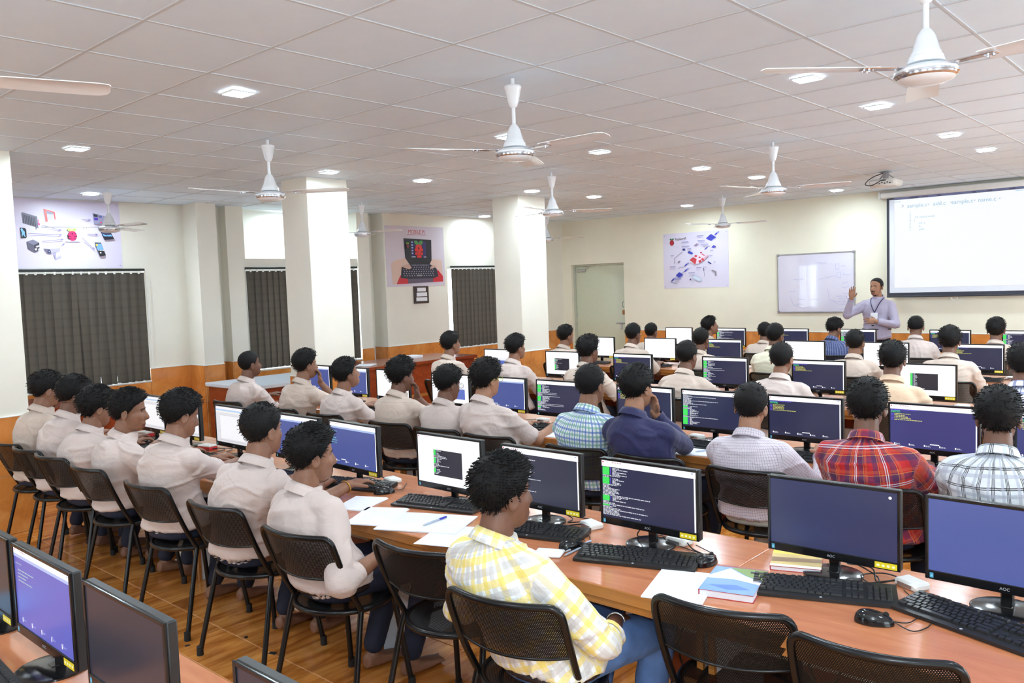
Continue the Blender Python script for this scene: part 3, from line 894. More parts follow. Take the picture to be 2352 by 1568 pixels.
# --- gadget poster on the front wall (u = +x, faces -y)
w, h = 1.21, .925
t = thing('gadget_poster', 'white poster of blue plugs and a red circuit board on front wall', 'poster', (-4.125, YF, 1.615), 0)
s = MB(); s.box(0, w, -.004, 0, 0, h); obj('sheet', s, MAT['paper'], t)
pins = MB()
for (a, b) in ((.03, .03), (w - .03, .03), (.03, h - .03), (w - .03, h - .03)): pins.box(a - .006, a + .006, -.008, -.004, b - .006, b + .006, .002)
obj('pin', pins, MAT['alu'], t)
F = Flat((0, -.0045, 0), (1, 0, 0), (0, 0, 1), (0, -1, 0))
F.rect(0, 0, w, h, C(222, 216, 236))
def Q3(px, py): return ((px - 190) / 1255 * w, (1340 - py - (px - 190) * -.03) / 1085 * h * .985)
def QP(pts, c): F.poly([Q3(*p) for p in pts], c)
raspberry(F, *Q3(366, 425), .042, C(190, 25, 50), C(40, 120, 80))
F.text('RaspberryPi', *Q3(545, 370), .062, C(50, 48, 60), wide=.72)
bl, bd, rd, lg = C(60, 66, 180), C(48, 50, 140), C(205, 60, 75), C(160, 156, 200)
QP([(1040, 400), (1130, 330), (1225, 400), (1225, 415), (1140, 470), (1045, 420)], bl); QP([(1225, 405), (1225, 418), (1140, 472), (1140, 455)], C(170, 180, 230))
def plug(x, y, s=1.0, c=bl):
    QP([(x - 40 * s, y + 28 * s), (x - 10 * s, y - 14 * s), (x + 25 * s, y - 20 * s), (x + 10 * s, y + 14 * s), (x - 25 * s, y + 36 * s)], c)
    QP([(x + 5 * s, y - 10 * s), (x + 35 * s, y - 40 * s), (x + 55 * s, y - 25 * s), (x + 25 * s, y + 5 * s)], C(130, 136, 210))
plug(1235, 330); plug(650, 885); plug(645, 995); plug(385, 1165)
def curve(pts, wd, c): F.line([tuple(p) [:2] for p in smooth_path([(*Q3(*q), 0) for q in pts], 5)], wd, c)
curve([(490, 950), (540, 935), (600, 930), (620, 910)], .006, C(100, 96, 150)); curve([(560, 1050), (590, 1030), (615, 1010)], .006, C(100, 96, 150)); curve([(355, 1180), (340, 1220), (400, 1240), (465, 1255)], .007, C(100, 96, 150))
QP([(580, 575), (620, 562), (645, 600), (610, 612), (580, 600)], bd); QP([(680, 640), (715, 620), (790, 670), (765, 700), (690, 665)], bl); QP([(1000, 625), (1050, 575), (1070, 585), (1030, 620)], bl); curve([(1060, 580), (1090, 570), (1110, 555)], .007, bd)
QP([(1135, 590), (1180, 550), (1228, 578), (1190, 610)], bl); QP([(800, 530), (860, 485), (900, 510), (850, 548)], C(150, 130, 160)); QP([(1060, 870), (1080, 858), (1140, 900), (1120, 918)], bd)
QP([(445, 1080), (510, 1025), (580, 1075), (580, 1090), (510, 1135), (448, 1095)], bl); QP([(448, 1100), (510, 1140), (578, 1095), (576, 1110), (512, 1155), (450, 1118)], C(120, 126, 200))
F.line([Q3(575, 635), Q3(420, 750), Q3(425, 860)], .01, C(140, 136, 160)); F.ell(*Q3(510, 825), .03, .014, C(140, 136, 160), 16, .6)
curve([(990, 955), (992, 1040), (1000, 1145)], .006, C(110, 106, 140)); F.line([Q3(990, 980), Q3(992, 1040)], .014, C(90, 86, 120))
QP([(1130, 1040), (1155, 1025), (1225, 1065), (1225, 1150), (1200, 1150), (1195, 1080)], C(150, 142, 156)); QP([(750, 1150), (800, 1110), (960, 1205), (905, 1245)], C(190, 206, 226)); QP([(785, 1150), (815, 1130), (925, 1195), (900, 1225)], C(214, 224, 240)); F.ell(*Q3(730, 1190), .016, .014, bd); F.ell(*Q3(780, 1222), .025, .017, C(206, 210, 226))
QP([(725, 800), (930, 690), (1080, 760), (870, 905)], C(232, 214, 232))
for pts in ([(805, 735), (840, 710), (880, 730), (850, 760)], [(728, 795), (790, 750), (860, 795), (840, 880), (810, 890), (735, 830)], [(890, 765), (920, 748), (945, 765), (915, 785)], [(890, 830), (940, 815), (950, 860), (910, 875)], [(945, 795), (980, 782), (1010, 835), (980, 840), (950, 815)], [(925, 670), (960, 660), (970, 680), (930, 690)], [(950, 705), (960, 695), (1020, 735), (1010, 745)]): QP(pts, rd)
QP([(990, 790), (1075, 725), (1085, 745), (1000, 805)], C(226, 170, 190)); QP([(735, 830), (810, 890), (800, 870), (740, 815)], WHT)
for (x, y, L) in ((875, 345, 125), (890, 442, 135), (570, 438, 140), (575, 525, 150), (685, 582, 75), (945, 518, 140), (350, 688, 65), (1120, 650, 60), (1098, 752, 65), (1185, 880, 35), (340, 908, 105), (855, 967, 100), (1010, 962, 35), (700, 1058, 120), (430, 1165, 125)):
    F.rect(*Q3(x, y + 7), *Q3(x + L, y - 7), lg)
    F.rect(*Q3(x, y + 22), *Q3(x + L * .8, y + 16), C(200, 196, 222), False); F.rect(*Q3(x, y + 36), *Q3(x + L * .55, y + 31), C(200, 196, 222), False)
obj('print', F, MAT['print'], t)
# --- whiteboard
w, h = 1.18, .9
t = thing('whiteboard', 'wall whiteboard with faint blue marker writing beside the teacher', 'whiteboard', (-2.09, YF, 1.19))
b = MB(); b.box(.012, w - .012, -.018, -.002, .012, h - .012); obj('board', b, MAT['whiteboard'], t)
b = MB()
for (a, c, d, e) in ((0, w, 0, .02), (0, w, h - .02, h), (0, .018, .02, h - .02), (w - .018, w, .02, h - .02)): b.box(a, c, -.024, 0, d, e, .003)
obj('frame', b, MAT['alu'], t)
b = MB()
for (x, z) in ((0, 0), (w, 0), (0, h), (w, h)): b.box(x - .004 - (.03 if x else 0), x + .004 + (0 if x else .03), -.027, 0, z - .004 - (.03 if z else 0), z + .004 + (0 if z else .03), .004)
obj('corner_cap', b, plain('grey_cap', rgb(150, 146, 150), .5), t)
F = Flat((0, -.0186, 0), (1, 0, 0), (0, 0, 1), (0, -1, 0), .0002)
random.seed(5)
ink = C(150, 148, 208)
def scrib(x, y, L, a=.016):
    n = max(3, int(L / .014)); F.line([(x + L * i / n, y + random.uniform(-a, a) * (.5 + .5 * (i % 2))) for i in range(n + 1)], .0035, ink)
for (x, y, L) in ((.60, .74, .16), (.97, .69, .08), (1.0, .56, .12), (1.0, .44, .08), (.99, .37, .1), (.99, .29, .09), (.9, .245, .16), (.93, .21, .14), (.85, .17, .2), (.96, .12, .08), (.95, .055, .14), (.25, .51, .16), (.18, .33, .1), (.32, .2, .12), (.5, .2, .14), (.3, .13, .1)): scrib(x, y, L)
for (x, y) in ((.9, .68), (.92, .56)): F.line([(x, y - .04), (x + .05, y - .04), (x + .05, y + .04), (x, y + .04), (x, y - .04)], .003, ink)
F.line([(.78, .36), (.8, .2), (.95, .12)], .003, ink); F.line([(.65, .5), (.9, .55)], .003, ink); F.line([(.2, .25), (.25, .12), (.4, .07), (.55, .1)], .003, ink)
obj('writing', F, MAT['print'], t)
# --- pull-down projection screen
x0, x1, zt, zb = -.44, 1.30, 2.785, 1.425
t = thing('projection_screen', 'pull-down projection screen with dark border showing a white code editor', 'projection screen', (0, YF - .1, 0))
b = MB(); b.box(x0 - .085, x1 + .085, -.035, .055, 2.79, 2.875, .015); obj('casing', b, MAT['white_plastic'], t, smooth=40)
b = MB(); b.box(x0 - .1, x0 - .085, -.045, .065, 2.78, 2.885, .006); b.box(x1 + .085, x1 + .1, -.045, .065, 2.78, 2.885, .006); obj('end_cap', b, MAT['white_trim'], t)
b = MB(); b.box(x0, x1, -.003, .003, zb, zt); obj('cloth', b, MAT['screen_cloth'], t)
b = MB()
for (a, c, d, e) in ((x0, x0 + .035, zb, zt + .02), (x1 - .035, x1, zb, zt + .02), (x0 + .035, x1 - .035, zb, zb + .045), (x0 + .035, x1 - .035, zt - .02, zt + .02)): b.box(a, c, -.0045, .004, d, e)
obj('border', b, MAT['screen_border'], t)
b = MB(); b.tube([(x0, 0, zb - .008), (x1, 0, zb - .008)], .012, 10); obj('weight_bar', b, MAT['screen_border'], t, smooth=60)
b = MB(); b.tube(arc((.42, 0, zb - .03), .04, PI, 2 * PI, 10, 'xz'), .004, 6); obj('pull_handle', b, MAT['white_plastic'], t)
F = Flat((x0, -.005, zb), (1, 0, 0), (0, 0, 1), (0, -1, 0))
FW, FH = x1 - x0, zt - zb
F.rect(.1, .115, FW - .07, FH + .005, C(250, 252, 255))
F.rect(.1, FH - .028, FW - .07, FH + .012, C(96, 100, 134))
for (a, b2) in ((.2, .12), (.36, .08), (.55, .05), (.98, .04), (1.15, .06), (1.4, .07)): F.rect(a + .1, FH - .022, a + b2 + .1, FH - .002, C(70, 66, 96))
cy = C(150, 196, 222)
F.line([(.2, FH - .1), (.225, FH - .118), (.2, FH - .136)], .006, C(140, 160, 190))
for (s, x) in (('sample.c', .4), ('add.c', .68), ('sample.c', .96), ('name.c', 1.25)):
    F.text(s, x, FH - .125, .075, cy); F.text('x', x + .145, FH - .12, .05, C(170, 200, 220))
for k, s in enumerate(('1', '2', '3    int main(void)', '4   {', '5        int a', '6        b', '7        add')):
    F.text(s, .3, FH - .2 - .042 * k, .045, C(170, 210, 226), 'LEFT')
F.rect(.1, FH - .06, .19, FH - .05, C(190, 226, 240)); F.rect(FW - .17, FH - .05, FW - .075, FH - .04, C(190, 226, 240))
obj('projected_picture', F, MAT['projection'], t)
# ================================================================== desks
DZ = 0.735
ROW = {'Z': -1.30, 'A': .60, 'B': 2.60, 'C': 4.66, 'D': 6.62, 'E': 8.62}
RNAME = {'Z': 'bottom left corner row', 'A': 'nearest long row', 'B': 'second row', 'C': 'third row', 'D': 'fourth row', 'E': 'front row'}
DEPTH = .75
def desk(label, x0, x1, y0, group):
    w = x1 - x0
    t = thing('computer_desk', label, 'desk', ((x0 + x1) / 2, y0, 0), 0, group)
    h = w / 2 - .0015
    b = MB(); b.box(-h, h, .006, DEPTH - .006, DZ - .036, DZ, .002); obj('desk_top', b, MAT['desk_top'], t)
    b = MB(); b.box(-h, h, 0, .0055, DZ - .042, DZ - .0005, .002); b.box(-h, h, DEPTH - .0055, DEPTH, DZ - .042, DZ - .0005, .002); obj('edge_band', b, MAT['desk_edge'], t)
    b = MB(); b.box(-h, h, .012, .03, DZ - .07, DZ - .036); obj('front_rail', b, MAT['desk_edge'], t)
    for s in (-1, 1):
        xs = s * (h - .02)
        b = MB(); b.box(xs - .009, xs + .009, .21, DEPTH - .02, 0, DZ - .036, .001); sp = obj('side_panel', b, MAT['grey_panel'], t)
        b = MB(); b.box(xs - .011, xs + .011, .19, .209, 0, DZ - .036, .001); obj('panel_edge', b, MAT['desk_edge'], sp)
    b = MB(); b.box(-h + .03, h - .03, DEPTH - .19, DEPTH - .172, .2, DZ - .036); m = obj('modesty_panel', b, MAT['desk_brown'], t)
    b = MB(); b.box(-h + .03, h - .03, DEPTH - .225, DEPTH - .19, .40, .50, .003); obj('cable_duct', b, MAT['white_trim'], m)
    return t
JOINT = {'A': [-3.2, -1.435, .33, 2.095, 3.86], 'B': [-3.56, -1.8, -.03, 1.73, 3.5], 'C': [-3.25, -1.5, .26, 2.02, 3.78], 'D': [-3.25, -1.5, .26, 2.02], 'E': [-3.35, -1.58, .18, 1.94], 'Z': [.18, 1.94]}
for r, js in JOINT.items():
    n = len(js) - 1
    for i in range(n):
        wh = 'only desk in view' if n == 1 else ['leftmost desk', 'second desk from the left', 'third desk from the left', 'rightmost desk'][i if i < n - 1 else 3]
        desk('brown laminate computer desk, %s of the %s' % (wh, RNAME[r]), js[i], js[i + 1], ROW[r], 'brown computer desks in rows')
# counters along the left wall
def counter(label, x0, x1, y0, y1, z, top='counter'):
    t = thing('side_counter', label, 'desk', ((x0 + x1) / 2, (y0 + y1) / 2, 0), 0, 'reddish counters along the left wall')
    a, c = (x1 - x0) / 2, (y1 - y0) / 2
    b = MB(); b.box(-a, a, -c, c, z - .045, z, .006); obj('counter_top', b, MAT[top], t)
    b = MB(); b.box(a - .06, a - .04, -c + .03, c - .03, .08, z - .045); obj('front_panel', b, MAT['counter'], t)
    for s in (-1, 1):
        b = MB(); b.box(-a + .03, a - .06, s * (c - .04) - .01, s * (c - .04) + .01, 0, z - .045); obj('side_panel', b, MAT['counter'], t)
    b = MB(); b.box(a - .042, a - .034, -c + .05, c - .05, .3, .34); obj('front_strip', b, MAT['desk_edge'], t)
counter('reddish brown counter with papers below the handheld poster', -5.85, -4.95, 4.9, 6.95, .78)
counter('low pale-topped brown desk below the blind beside the middle pillar', -6.0, -5.0, 3.3, 4.75, .72, 'grey_panel')
counter('small brown desk with papers below the left blind', -6.2, -5.15, 1.15, 2.3, .74)

# ================================================================== chairs
def chair_proto():
    t = thing('mesh_chair', 'x', 'chair', (0, 0, 0), 0, 'black perforated metal chairs')
    # back frame: one tube from the left rear leg over the back to the right rear leg
    def backx(u):  # u -1..1 across the back, returns (x, y, z) of the top rail
        return (.2 * u, -.245 - .055 * (1 - u * u), .79)
    def side(s):
        return [(s * .205, -.1, .452), (s * .208, -.155, .55), (s * .212, -.205, .66), (s * .212, -.236, .74)]
    left = side(-1); right = side(1)
    top = [(-.205, -.246, .772), (-.185, -.255, .788)] + [backx(-.8 + .2 * k) for k in range(9)] + [(.185, -.255, .788), (.205, -.246, .772)]
    path = smooth_path(left + top + right[::-1], 3)
    b = MB(); b.tube(path, .0125, 8); obj('back_frame', b, MAT['black_metal'], t, smooth=60)
    # perforated back panel
    b = MB(); nu, nv = 12, 5; vs = []
    for j in range(nv + 1):
        v = j / nv
        z = .612 + .17 * v
        for i in range(nu + 1):
            u = -1 + 2 * i / nu
            yb = -.183 - .067 * v
            vs.append((.207 * u, yb - .055 * (1 - u * u), z - .012 * (1 - v) * (1 - u * u)))
    fs = [(j * (nu + 1) + i, j * (nu + 1) + i + 1, (j + 1) * (nu + 1) + i + 1, (j + 1) * (nu + 1) + i) for j in range(nv) for i in range(nu)]
    b.add(vs, fs); bp = obj('back_panel', b, MAT['perf_back'], t, smooth=60)
    b = MB(); b.tube([vs[i] for i in range(nu + 1)], .005, 6); obj('panel_rim', b, MAT['black_metal'], bp, smooth=60)
    # round seat
    b = MB(); n = 28; vs = [(0, 0, .443)]; fs = []
    rings = ((.05, .443), (.1, .4435), (.135, .444), (.14, .448), (.15, .449), (.185, .4535), (.2, .452))
    for (r, z) in rings:
        for k in range(n): vs.append((r * math.cos(2 * PI * k / n) * 1.03, r * math.sin(2 * PI * k / n), z))
    for k in range(n):
        fs.append((0, 1 + k, 1 + (k + 1) % n))
        for i in range(len(rings) - 1):
            a = 1 + i * n
            fs.append((a + k, a + n + k, a + n + (k + 1) % n, a + (k + 1) % n))
    b.add(vs, fs); obj('seat', b, MAT['perf_seat'], t, smooth=60)
    b = MB(); b.tube([(.205 * math.cos(2 * PI * k / 32) * 1.03, .205 * math.sin(2 * PI * k / 32), .446) for k in range(32)], .0125, 8, closed=True); obj('seat_ring', b, MAT['black_metal'], t, smooth=60)
    b = MB(); b.tube([(.15 * math.cos(2 * PI * k / 24), .15 * math.sin(2 * PI * k / 24), .43) for k in range(24)], .008, 6, closed=True); obj('under_ring', b, MAT['black_metal'], t, smooth=60)
    fm = MB().lathe([(.016, 0), (.017, .004), (.016, .045), (.012, .047)], 10).mesh('rubber_foot', MAT['rubber'], 40)
    for (x0, y0, x1, y1) in ((-.205, -.1, -.245, -.21), (.205, -.1, .245, -.21), (-.15, .14, -.19, .2), (.15, .14, .19, .2)):
        b = MB(); b.tube([(x0, y0, .452), (x0 + (x1 - x0) * .15, y0 + (y1 - y0) * .15, .4), (x1, y1, .01)], .0125, 8)
        lg = obj('leg', b, MAT['black_metal'], t, smooth=60)
        link('rubber_foot', fm, lg, loc=(x1, y1, 0))
    return t
CH = chair_proto(); _ch0 = [True]
def chair(x, y, yaw, label):
    o = copy_tree(CH) if not _ch0[0] else CH; _ch0[0] = False
    o.location = (x, y, 0); o.rotation_euler = (0, 0, yaw); o['label'] = label
    return o

# ================================================================== monitors
MW, MH = .445, .268
SW, SH = .425, .229
def picture(kind, seed):
    rnd = random.Random(seed)
    F = Flat((-SW / 2, -.0165, .029), (1, 0, 0), (0, 0, 1), (0, -1, 0), .0001)
    navy, blue, white = C(40, 42, 72), C(70, 84, 148), (1.25, 1.25, 1.3, 1)
    grn, yel, vio, txt = C(70, 225, 95), C(226, 222, 110), C(110, 90, 230), C(214, 216, 226)
    def bars(bg, bar=.105, sb=True):
        F.rect(0, 0, SW, SH, bg)
        F.rect(0, SH * (1 - bar), SW, SH, white)
        F.rect(.003, SH - .010, .010, SH - .004, C(210, 60, 80))
        for k in range(4): F.rect(.05 + .012 * k, SH - .008, .058 + .012 * k, SH - .004, C(200, 150, 170), k == 0)
        F.rect(SW - .02, SH - .009, SW - .012, SH - .004, C(150, 170, 220), False)
        if sb: F.rect(SW - .009, .002, SW - .003, SH * (1 - bar), white)
    def words(x, y, L, c, hh=.0032):
        e = x + L
        first = True
        while x < e:
            w = min(rnd.uniform(.004, .018), e - x)
            if w > .0015: F.rect(x, y, x + w, y + hh, c, first); first = False
            x += w + .0025
    def terminal(x0, y0, x1, y1, dense=True, lh=.0052):
        y = y1 - lh; run = 0
        while y > y0 + .004:
            if dense and run == 0 and rnd.random() < .25: run = rnd.randint(1, 5)
            if run > 0 and dense:
                F.rect(x0 + .002, y - .0008, x0 + (x1 - x0) * .085, y + lh * .92, grn); F.rect(x0 + (x1 - x0) * .095, y, x0 + (x1 - x0) * .105, y + .0034, vio, False)
                words(x0 + (x1 - x0) * .12, y, (x1 - x0) * rnd.uniform(.03, .18), txt); run -= 1
            else:
                L = (x1 - x0) * (rnd.uniform(.06, .2) if rnd.random() < .75 else rnd.uniform(.4, .62))
                words(x0 + .003, y, L, txt)
            y -= lh
    def nano(c):
        words(.004, SH * .87, .13, vio); F.rect(.004, SH * .842, .05, SH * .857, C(90, 200, 190))
        words(.004, SH * .815, .05, grn)
        for k in range(5): words(.022, SH * (.775 - .035 * k), rnd.uniform(.05, .09) if k < 4 else .14, yel); 
        for k in range(5): F.rect(.004, SH * (.775 - .035 * k), .018, SH * (.775 - .035 * k) + .003, vio, False)
        for k in range(5): F.rect(.02 + .075 * k, .012, .026 + .075 * k, .021, white, k == 0); words(.029 + .075 * k, .016, .02, txt, .0022); words(.029 + .075 * k, .012, .024, txt, .0022)
        F.rect(.2, .024, .245, .028, white)
    if kind == 'term': bars(navy); terminal(.002, .004, SW - .012, SH * .89)
    elif kind == 'lines':
        bars(C(44, 46, 66))
        for k in range(16):
            if k % 4 != 3: words(.03 if k % 2 else .004, SH * .84 - .0105 * k, rnd.uniform(.05, .2), txt)
    elif kind == 'nano': bars(navy); nano(navy)
    elif kind == 'nanoblue': bars(C(58, 60, 118)); nano(0)
    elif kind == 'blue':
        bars(blue, .12)
        F.rect(0, SH * .86, SW, SH * .905, C(170, 190, 230))
        for k in range(6): words(.01, SH * (.78 - .055 * k), rnd.uniform(.03, .06), C(120, 200, 190) if seed % 2 else yel)
        for k in range(4): F.rect(.05 + .09 * k, .014, .056 + .09 * k, .026, white, k == 0); words(.06 + .09 * k, .018, .02, txt, .003)
        F.rect(.1, .028, .14, .032, white)
    elif kind == 'violet':
        bars(C(96, 98, 190), .075, False); F.rect(0, SH * .885, SW, SH * .925, C(176, 190, 235))
        words(.012, SH * .8, .05, C(150, 170, 190))
        for k in range(4): words(.03, SH * (.72 - .045 * k), rnd.uniform(.06, .14), C(170, 190, 190))
        for k in range(5): F.rect(.04 + .075 * k, .012, .044 + .075 * k, .026, white, k == 0); words(.05 + .075 * k, .018, .02, C(150, 160, 210), .003)
    elif kind == 'white': 
        F.rect(0, 0, SW, SH, white); F.rect(.003, SH - .010, .010, SH - .004, C(230, 120, 140))
    elif kind == 'doc':
        F.rect(0, 0, SW, SH, C(216, 216, 222)); F.rect(0, SH * .93, SW, SH, C(238, 236, 240)); F.rect(0, SH * .88, SW, SH * .925, C(176, 204, 236)); F.rect(0, SH * .84, SW, SH * .88, C(236, 232, 226))
        F.rect(.05, SH * .1, SW - .01, SH * .76, C(236, 236, 240)); F.line([(.05, SH * .1), (.05, SH * .76), (SW - .01, SH * .76)], .0015, C(170, 168, 176)); F.line([(0, SH * .3), (.05, SH * .3)], .0015, C(180, 178, 186)); F.rect(0, SH * .05, SW, SH * .06, C(180, 178, 186))
        F.rect(.003, SH - .010, .010, SH - .004, C(200, 60, 80))
    elif kind == 'window':
        F.rect(0, 0, SW, SH, white); F.rect(.003, SH - .010, .010, SH - .004, C(230, 90, 110))
        for k in range(4): F.rect(.05 + .012 * k, SH - .008, .058 + .012 * k, SH - .004, C(230, 180, 200), k == 0)
        x0, y0, x1, y1 = SW * .26, SH * .17, SW * .72, SH * .72
        F.rect(x0, y0, x1, y1, C(34, 34, 48)); terminal(x0, y0, x1, y1, True, .0065)
    elif kind == 'window2':
        F.rect(0, 0, SW, SH, white); F.rect(SW * .3, SH * .12, SW * .9, SH * .62, C(230, 232, 240)); F.rect(SW * .32, SH * .14, SW * .9, SH * .5, C(90, 110, 190)); terminal(SW * .32, SH * .14, SW * .9, SH * .5, True, .008)
    elif kind == 'blank': F.rect(0, 0, SW, SH, C(44, 50, 90)); F.ell(SW - .022, SH - .018, .005, .005, white)
    elif kind == 'blankblue': F.rect(0, 0, SW, SH, C(78, 92, 158))
    elif kind == 'off': F.rect(0, 0, SW, SH, C(40, 40, 52))
    return F
def monitor_proto():
    t = thing('computer_monitor', 'x', 'monitor', (0, 0, 0), 0, 'black computer monitors on the desks')
    h = MW / 2; z0 = .045 - .045
    b = MB(); b.box(-h, h, -.014, .012, 0, MH, .004); b.box(-.16, .16, .012, .034, .05, .21, .01); obj('back_shell', b, MAT['black_plastic'], t, smooth=40)
    b = MB()
    for (a, c, d, e) in ((-h, -SW / 2, 0, MH), (SW / 2, h, 0, MH), (-SW / 2, SW / 2, SH + .029, MH), (-SW / 2, SW / 2, 0, .029)): b.box(a, c, -.0205, -.014, d, e, .0015)
    bz = obj('bezel', b, MAT['gloss_black'], t)
    F = Flat((0, -.0206, .0135), (1, 0, 0), (0, 0, 1), (0, -1, 0), .0002); F.text('AOC', 0, 0, .0125, C(170, 170, 176)); obj('logo', F, MAT['print'], bz)
    F = Flat((SW / 2 - .07, -.0206, .004), (1, 0, 0), (0, 0, 1), (0, -1, 0), .0002); F.rect(0, 0, .07, .02, C(232, 208, 40))
    for k in range(4): F.rect(.006 + .016 * k, .006, .015 + .016 * k, .013, C(250, 246, 200), k == 0)
    obj('sticker', F, MAT['print'], bz, )
    F = Flat((-SW / 2 + .004, -.0206, .006), (1, 0, 0), (0, 0, 1), (0, -1, 0), .0002); F.rect(0, 0, .011, .016, C(80, 160, 190)); F.rect(.003, .004, .008, .01, C(150, 210, 230)); obj('energy_label', F, MAT['print'], bz)
    b = MB(); b.box(-.018, .018, .008, .03, -.05, .08, .004); b.box(-.018, .018, -.012, .03, -.052, -.044, .003); obj('neck', b, MAT['gloss_black'], t)
    b = MB(); b.lathe([(.098, -.056), (.098, -.051), (.09, -.048), (.02, -.046)], 32, at=(0, .0, 0)); obj('base', b, MAT['gloss_black'], t, smooth=30)
    return t
MP = monitor_proto(); _m0 = [True]
SAYS = {'term': 'a dark terminal with green prompts', 'lines': 'sparse white terminal lines', 'nano': 'a dark code editor', 'nanoblue': 'a bluish code editor', 'blue': 'a blue editor window', 'violet': 'a violet-blue editor', 'white': 'a blank white page',
        'doc': 'a grey-white document', 'window': 'a small terminal on white', 'window2': 'a blue window on white', 'blank': 'an empty slate-blue screen', 'blankblue': 'an empty bright blue screen', 'off': 'a dark screen'}
MON = {'A': [(-2.53, 'doc'), (-2.03, 'doc'), (-1.37, 'doc'), (-.67, 'blue'), (-.14, 'blue'), (.597, 'window'), (1.165, 'lines'), (1.708, 'term'), (2.385, 'blank'), (2.905, 'blankblue')],
       'B': [(-3.34, 'blue'), (-2.77, 'blue'), (-2.2, 'white'), (-1.47, 'window2'), (-.87, 'blue'), (-.32, 'term'), (.405, 'nano'), (.91, 'term'), (1.50, 'nano'), (2.19, 'nanoblue'), (2.79, 'nanoblue')],
       'C': [(-2.83, 'window2'), (-1.93, 'window'), (-1.06, 'nano'), (-.08, 'term'), (.763, 'nano'), (1.58, 'window')],
       'D': [(-2.86, 'white'), (-1.965, 'white'), (-1.107, 'nano'), (-.165, 'white'), (.67, 'white'), (1.5, 'nano')],
       'E': [(-2.88, 'white'), (-2.05, 'term'), (-1.16, 'nano'), (-.3, 'term'), (.76, 'nano'), (1.52, 'term')],
       'Z': [(.47, 'off'), (.955, 'violet'), (1.48, 'off'), (2.21, 'off')]}
MYAW = {('A', 8): .03, ('A', 9): -.02, ('A', 4): -.05}
for r, L in MON.items():
    for i, (x, kind) in enumerate(L):
        o = copy_tree(MP)
        y = ROW[r] + .475 + (.085 if (r, i) in (('A', 8), ('A', 9)) else 0)
        o.location = (x, y, DZ + .056); o.rotation_euler = (0, 0, MYAW.get((r, i), 0))
        o['label'] = 'monitor showing %s, %s from left, %s' % (SAYS[kind], ORD[i], RNAME[r])
        obj('screen', picture(kind, i * 7 + ord(r)), MAT['screen'], o)
for _c in [MP] + [c for c in MP.children_recursive]: bpy.data.objects.remove(_c, do_unlink=True)

# ================================================================== keyboards, mice, white computer boxes
def key_layout():
    out = []
    p = .0186
    rows = [([1] * 13, 1.25, 0), ([1] * 13 + [2], 0, 0), ([1.5] + [1] * 12 + [1.5], 0, 0), ([1.75] + [1] * 11 + [2.25], 0, 0), ([2.25] + [1] * 10 + [2.75], 0, 0), ([1.4, 1.2, 1.2, 5.6, 1.2, 1.2, 1.2, 2.0], 0, 0)]
    for j, (ws, gap, _) in enumerate(rows):
        x = 0.0
        y = -j * p - (.006 if j else 0)
        for k, w in enumerate(ws):
            if j == 0 and k in (1, 5, 9): x += .66 * p
            out.append((x, y, w * p)); x += w * p
    for j in range(6):
        y = -j * p - (.006 if j else 0)
        if j in (0, 1, 2, 5):
            for k in range(3): out.append((15.4 * p + k * p, y, p))
        elif j == 4: out.append((16.4 * p, y, p))
        if j > 0:
            for k in range(4): out.append((18.8 * p + k * p, y, p))
    return out
KL = key_layout()
KW = 23.0 * .0186
def keyboard(label, x, y, yaw, fine=False):
    t = thing('keyboard', label, 'keyboard', (x, y, DZ), yaw, 'black keyboards on the desks')
    b = MB()
    hw = .225
    vs = [(-hw, -.075, .003), (hw, -.075, .003), (hw, .075, .003), (-hw, .075, .003), (-hw, -.075, .012), (hw, -.075, .012), (hw, .075, .026), (-hw, .075, .026)]
    b.add(vs, [(0, 3, 2, 1), (4, 5, 6, 7), (0, 1, 5, 4), (1, 2, 6, 5), (2, 3, 7, 6), (3, 0, 4, 7)])
    b.box(-hw + .01, hw - .01, -.07, .07, 0, .004)
    obj('body', b, MAT['black_plastic'], t)
    F = Flat((0, -.066, .0131), (1, 0, 0), (0, 1, .095), (0, -.095, 1), .0003); F.ell(0, 0, .0045, .0045, C(190, 190, 195), 14); obj('logo', F, MAT['print'], t)
    m = None if fine else MB()
    for (kx, ky, w) in KL:
        cx, cy = -KW / 2 + kx + w / 2, .058 + ky
        z = .0195 + cy * .0933
        if fine:
            link('key', key_me(round(w, 4)), t, loc=(cx, cy, z), rot=(.093, 0, 0))
        else:
            m.box(cx - w / 2 + .0012, cx + w / 2 - .0012, cy - .0081, cy + .0081, z, z + .0065)
    if not fine: tag(obj('keys', m, MAT['key'], t), kind='stuff')
    return t
_km = {}
def key_me(w):
    if w not in _km:
        b = MB(); h, g = w / 2 - .0011, .0082
        b.add([(-h, -g, 0), (h, -g, 0), (h, g, 0), (-h, g, 0), (-h + .002, -g + .0018, .0068), (h - .002, -g + .0018, .0068), (h - .002, g - .0014, .0068), (-h + .002, g - .0014, .0068)],
              [(4, 5, 6, 7), (0, 1, 5, 4), (1, 2, 6, 5), (2, 3, 7, 6), (3, 0, 4, 7)])
        lg = .0025
        b.col = None
        _km[w] = b.mesh('key', MAT['key'])
    return _km[w]
